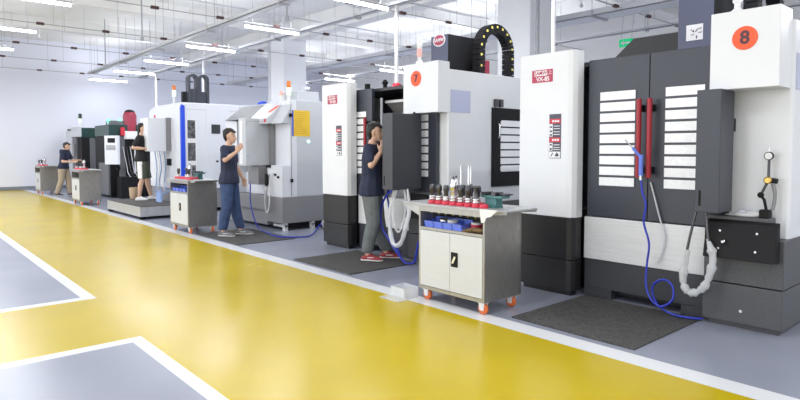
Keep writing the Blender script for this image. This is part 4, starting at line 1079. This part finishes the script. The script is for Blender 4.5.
    T.hull([((0, 0, 0.99), (0.122, 0.152, 0.012)), ((0, 0, 0.89), (0.134, 0.180, 0.07))])
    for h, k, a in ((hr, kr, ar), (hl, kl, al)):
        hh = (h[0], h[1], 0.87)
        if shorts:
            k2 = Vector(hh).lerp(Vector(k), 0.95); T.hull([(hh, (0.115, 0.10, 0.06)), (tuple(k2), (0.098, 0.094, 0.008))])
        else:
            T.hull([(hh, (0.118, 0.104, 0.06)), (k, (0.090, 0.086, 0.06))])
            c = Vector(k).lerp(Vector(a), 0.45) + Vector((-0.012, 0, 0))
            T.hull([(k, (0.090, 0.086, 0.06)), (tuple(c), (0.088, 0.082, 0.05))]); T.hull([(tuple(c), (0.088, 0.082, 0.05)), ((a[0] - 0.01, a[1], a[2] + 0.03), (0.076, 0.068, 0.008))])
    tr = voxel(T, 'shorts' if shorts else 'trousers', 0.012, [leg] + ([stripe] if stripe else []), t, (lambda c: 1 if c.y < -0.165 and abs(c.x - 0.0) < 0.05 else 0) if stripe else None, 3)
    # shoes
    for a, sd in ((ar, -1), (al, 1)):
        F = MB()
        z0 = a[2] - 0.08
        F.hull([((a[0] - 0.045, a[1], z0 + 0.035), (0.045, 0.042, 0.030)), ((a[0] + 0.02, a[1], z0 + 0.055), (0.055, 0.042, 0.045))])
        F.hull([((a[0] + 0.02, a[1], z0 + 0.04), (0.06, 0.044, 0.036)), ((a[0] + 0.14, a[1] + sd * 0.02, z0 + 0.030), (0.058, 0.046, 0.026))])
        so = MB(); so.hull([((a[0] - 0.05, a[1], z0 + 0.012), (0.046, 0.044, 0.012)), ((a[0] + 0.145, a[1] + sd * 0.02, z0 + 0.012), (0.060, 0.050, 0.012))])
        sh_ = voxel(F, 'shoe', 0.009, shoe, t, None, 2)
        me = so.build('sole', M_shoew, None, (0, 0, 0)); me.parent = sh_
        if shoe in (M_shoer, M_shoeg):
            st = MB(); st.box(a[0] + 0.0, a[0] + 0.09, a[1] - 0.049, a[1] + 0.049, z0 + 0.042, z0 + 0.052, 0.003)
            q = st.build('shoe_stripe', M_shoew, None, (0, 0, 0)); q.parent = sh_
    return t

stand = dict(kr=(0.02, -0.10, 0.48), ar=(-0.02, -0.11, 0.08), kl=(0.03, 0.10, 0.48), al=(0.02, 0.12, 0.08))
person('young man in navy shirt, grey trousers and red shoes touching the pendant of machine 7', (-5.80, 4.62, 0.012), math.radians(38), M_tnavy, M_tgrey, M_shoer,
       dict(er=(0.06, -0.28, 1.20), wr=(0.155, -0.17, 1.36), hr=((0.25, 0.25, 0.9), (0.6, -0.7, 0)), el=(0.14, 0.25, 1.13), wl=(0.33, 0.20, 0.97), hl=((1, -0.1, -0.3), (0, 0.3, 1)),
            kr=(0.04, -0.09, 0.48), ar=(-0.03, -0.09, 0.08), kl=(0.06, 0.11, 0.48), al=(0.16, 0.13, 0.08), head=(0.05, 1.60, 0.0), lean=0.0, hem=0.82), hair_long=0.015)
person('man in navy shirt and blue jeans reaching to the panel of the light grey machine', (-8.98, 4.20, 0.012), math.radians(42), M_tnavy, M_jean, M_shoeg,
       dict(er=(0.06, -0.29, 1.23), wr=(0.20, -0.16, 1.36), hr=((0.5, 0.3, 0.8), (0.6, -0.7, 0)), el=(0.0, 0.26, 1.14), wl=(0.12, 0.27, 0.93), hl=((0.35, 0, -1), (0.2, 0.9, 0)),
            kr=(0.0, -0.10, 0.48), ar=(-0.06, -0.11, 0.08), kl=(0.05, 0.11, 0.48), al=(0.14, 0.13, 0.08), head=(0.03, 1.60, 0.0), hem=0.85))
person('man in black shirt and olive shorts with white stripe, standing on the platform', (-13.86, 4.40, 0.268), math.radians(55), M_tblack, M_olive, M_shoew,
       dict(er=(-0.10, -0.27, 1.18), wr=(0.16, -0.20, 1.16), hr=((1, 0.1, 0.05), (0, -0.6, 0.8)), el=(0.05, 0.26, 1.16), wl=(0.26, 0.16, 1.22), hl=((1, -0.1, 0.2), (0, 0.6, 0.8)),
            kr=(0.03, -0.10, 0.47), ar=(-0.04, -0.11, 0.08), kl=(0.07, 0.13, 0.48), al=(0.12, 0.20, 0.08), head=(0.03, 1.60, 0.0), hem=0.88), shorts=True, stripe=M_print)
person('man in navy shirt and khaki trousers at the farthest dark machine', (-20.25, 4.12, 0.0), math.radians(50), M_tnavy, M_khaki, M_shoed,
       dict(er=(0.12, -0.25, 1.08), wr=(0.36, -0.16, 1.08), hr=((1, 0.1, 0), (0, -0.6, 0.8)), el=(0.16, 0.22, 1.10), wl=(0.38, 0.14, 1.12), hl=((1, -0.1, 0), (0, 0.6, 0.8)),
            kr=(-0.02, -0.10, 0.48), ar=(-0.14, -0.11, 0.08), kl=(0.10, 0.10, 0.48), al=(0.13, 0.12, 0.08), head=(0.13, 1.545, 0.0), lean=0.05, hem=0.86), scale=0.97, hair_long=0.01)

# ------------------------------------------------------------------ thin services under the ceiling
for i, (x, wh) in enumerate(((-7.0, 'left of the second column'), (-9.9, 'between the two columns'), (-12.9, 'near the first column'), (-18.6, 'above the striped machine'))):
    t = thing('sprinkler_pipe', 'thin pale sprinkler pipe across the ceiling with hanging heads, ' + wh, 'sprinkler pipe', (x, 0, 4.7), 'sprinkler pipes')
    MB().tube([(x, -1, 4.7), (x, 14, 4.7)], 0.018, 8, 1).build('pipe', M_tray, t)
    y = 2.1 + 0.4 * i
    while y < 14:
        b = MB(); b.cyl((x, y, 4.7), (x, y, 4.52), 0.010, n=6); b.lathe((x, y, 4.44), [(0.02, 0), (0.045, 0.02), (0.045, 0.03), (0.015, 0.09)], 10)
        b.build('sprinkler_head', M_wplast, t)
        MB().cyl((x, y + 0.6, 4.7), (x, y + 0.6, 5.3), 0.005, n=5).build('hanger', M_wire, t)
        y += 2.3
for x, y, z, wh in ((-14.3, 4.6, 3.95, 'left, between the lamps above the striped machine'), (-10.0, 5.9, 3.9, 'right of the lamp beside the first column'), (-19.2, 5.1, 3.9, 'farthest left above the dark machines')):
    t = thing('hanging_rod', 'dark hanging rod under the ceiling, ' + wh, 'rod', (x, y, z))
    MB().cyl((x, y, z), (x, y, 5.3), 0.018, n=8).build('rod', M_rail, t)
    MB().box(x - 0.03, x + 0.03, y - 0.03, y + 0.03, z - 0.02, z + 0.06).build('end_clamp', M_rail, t)
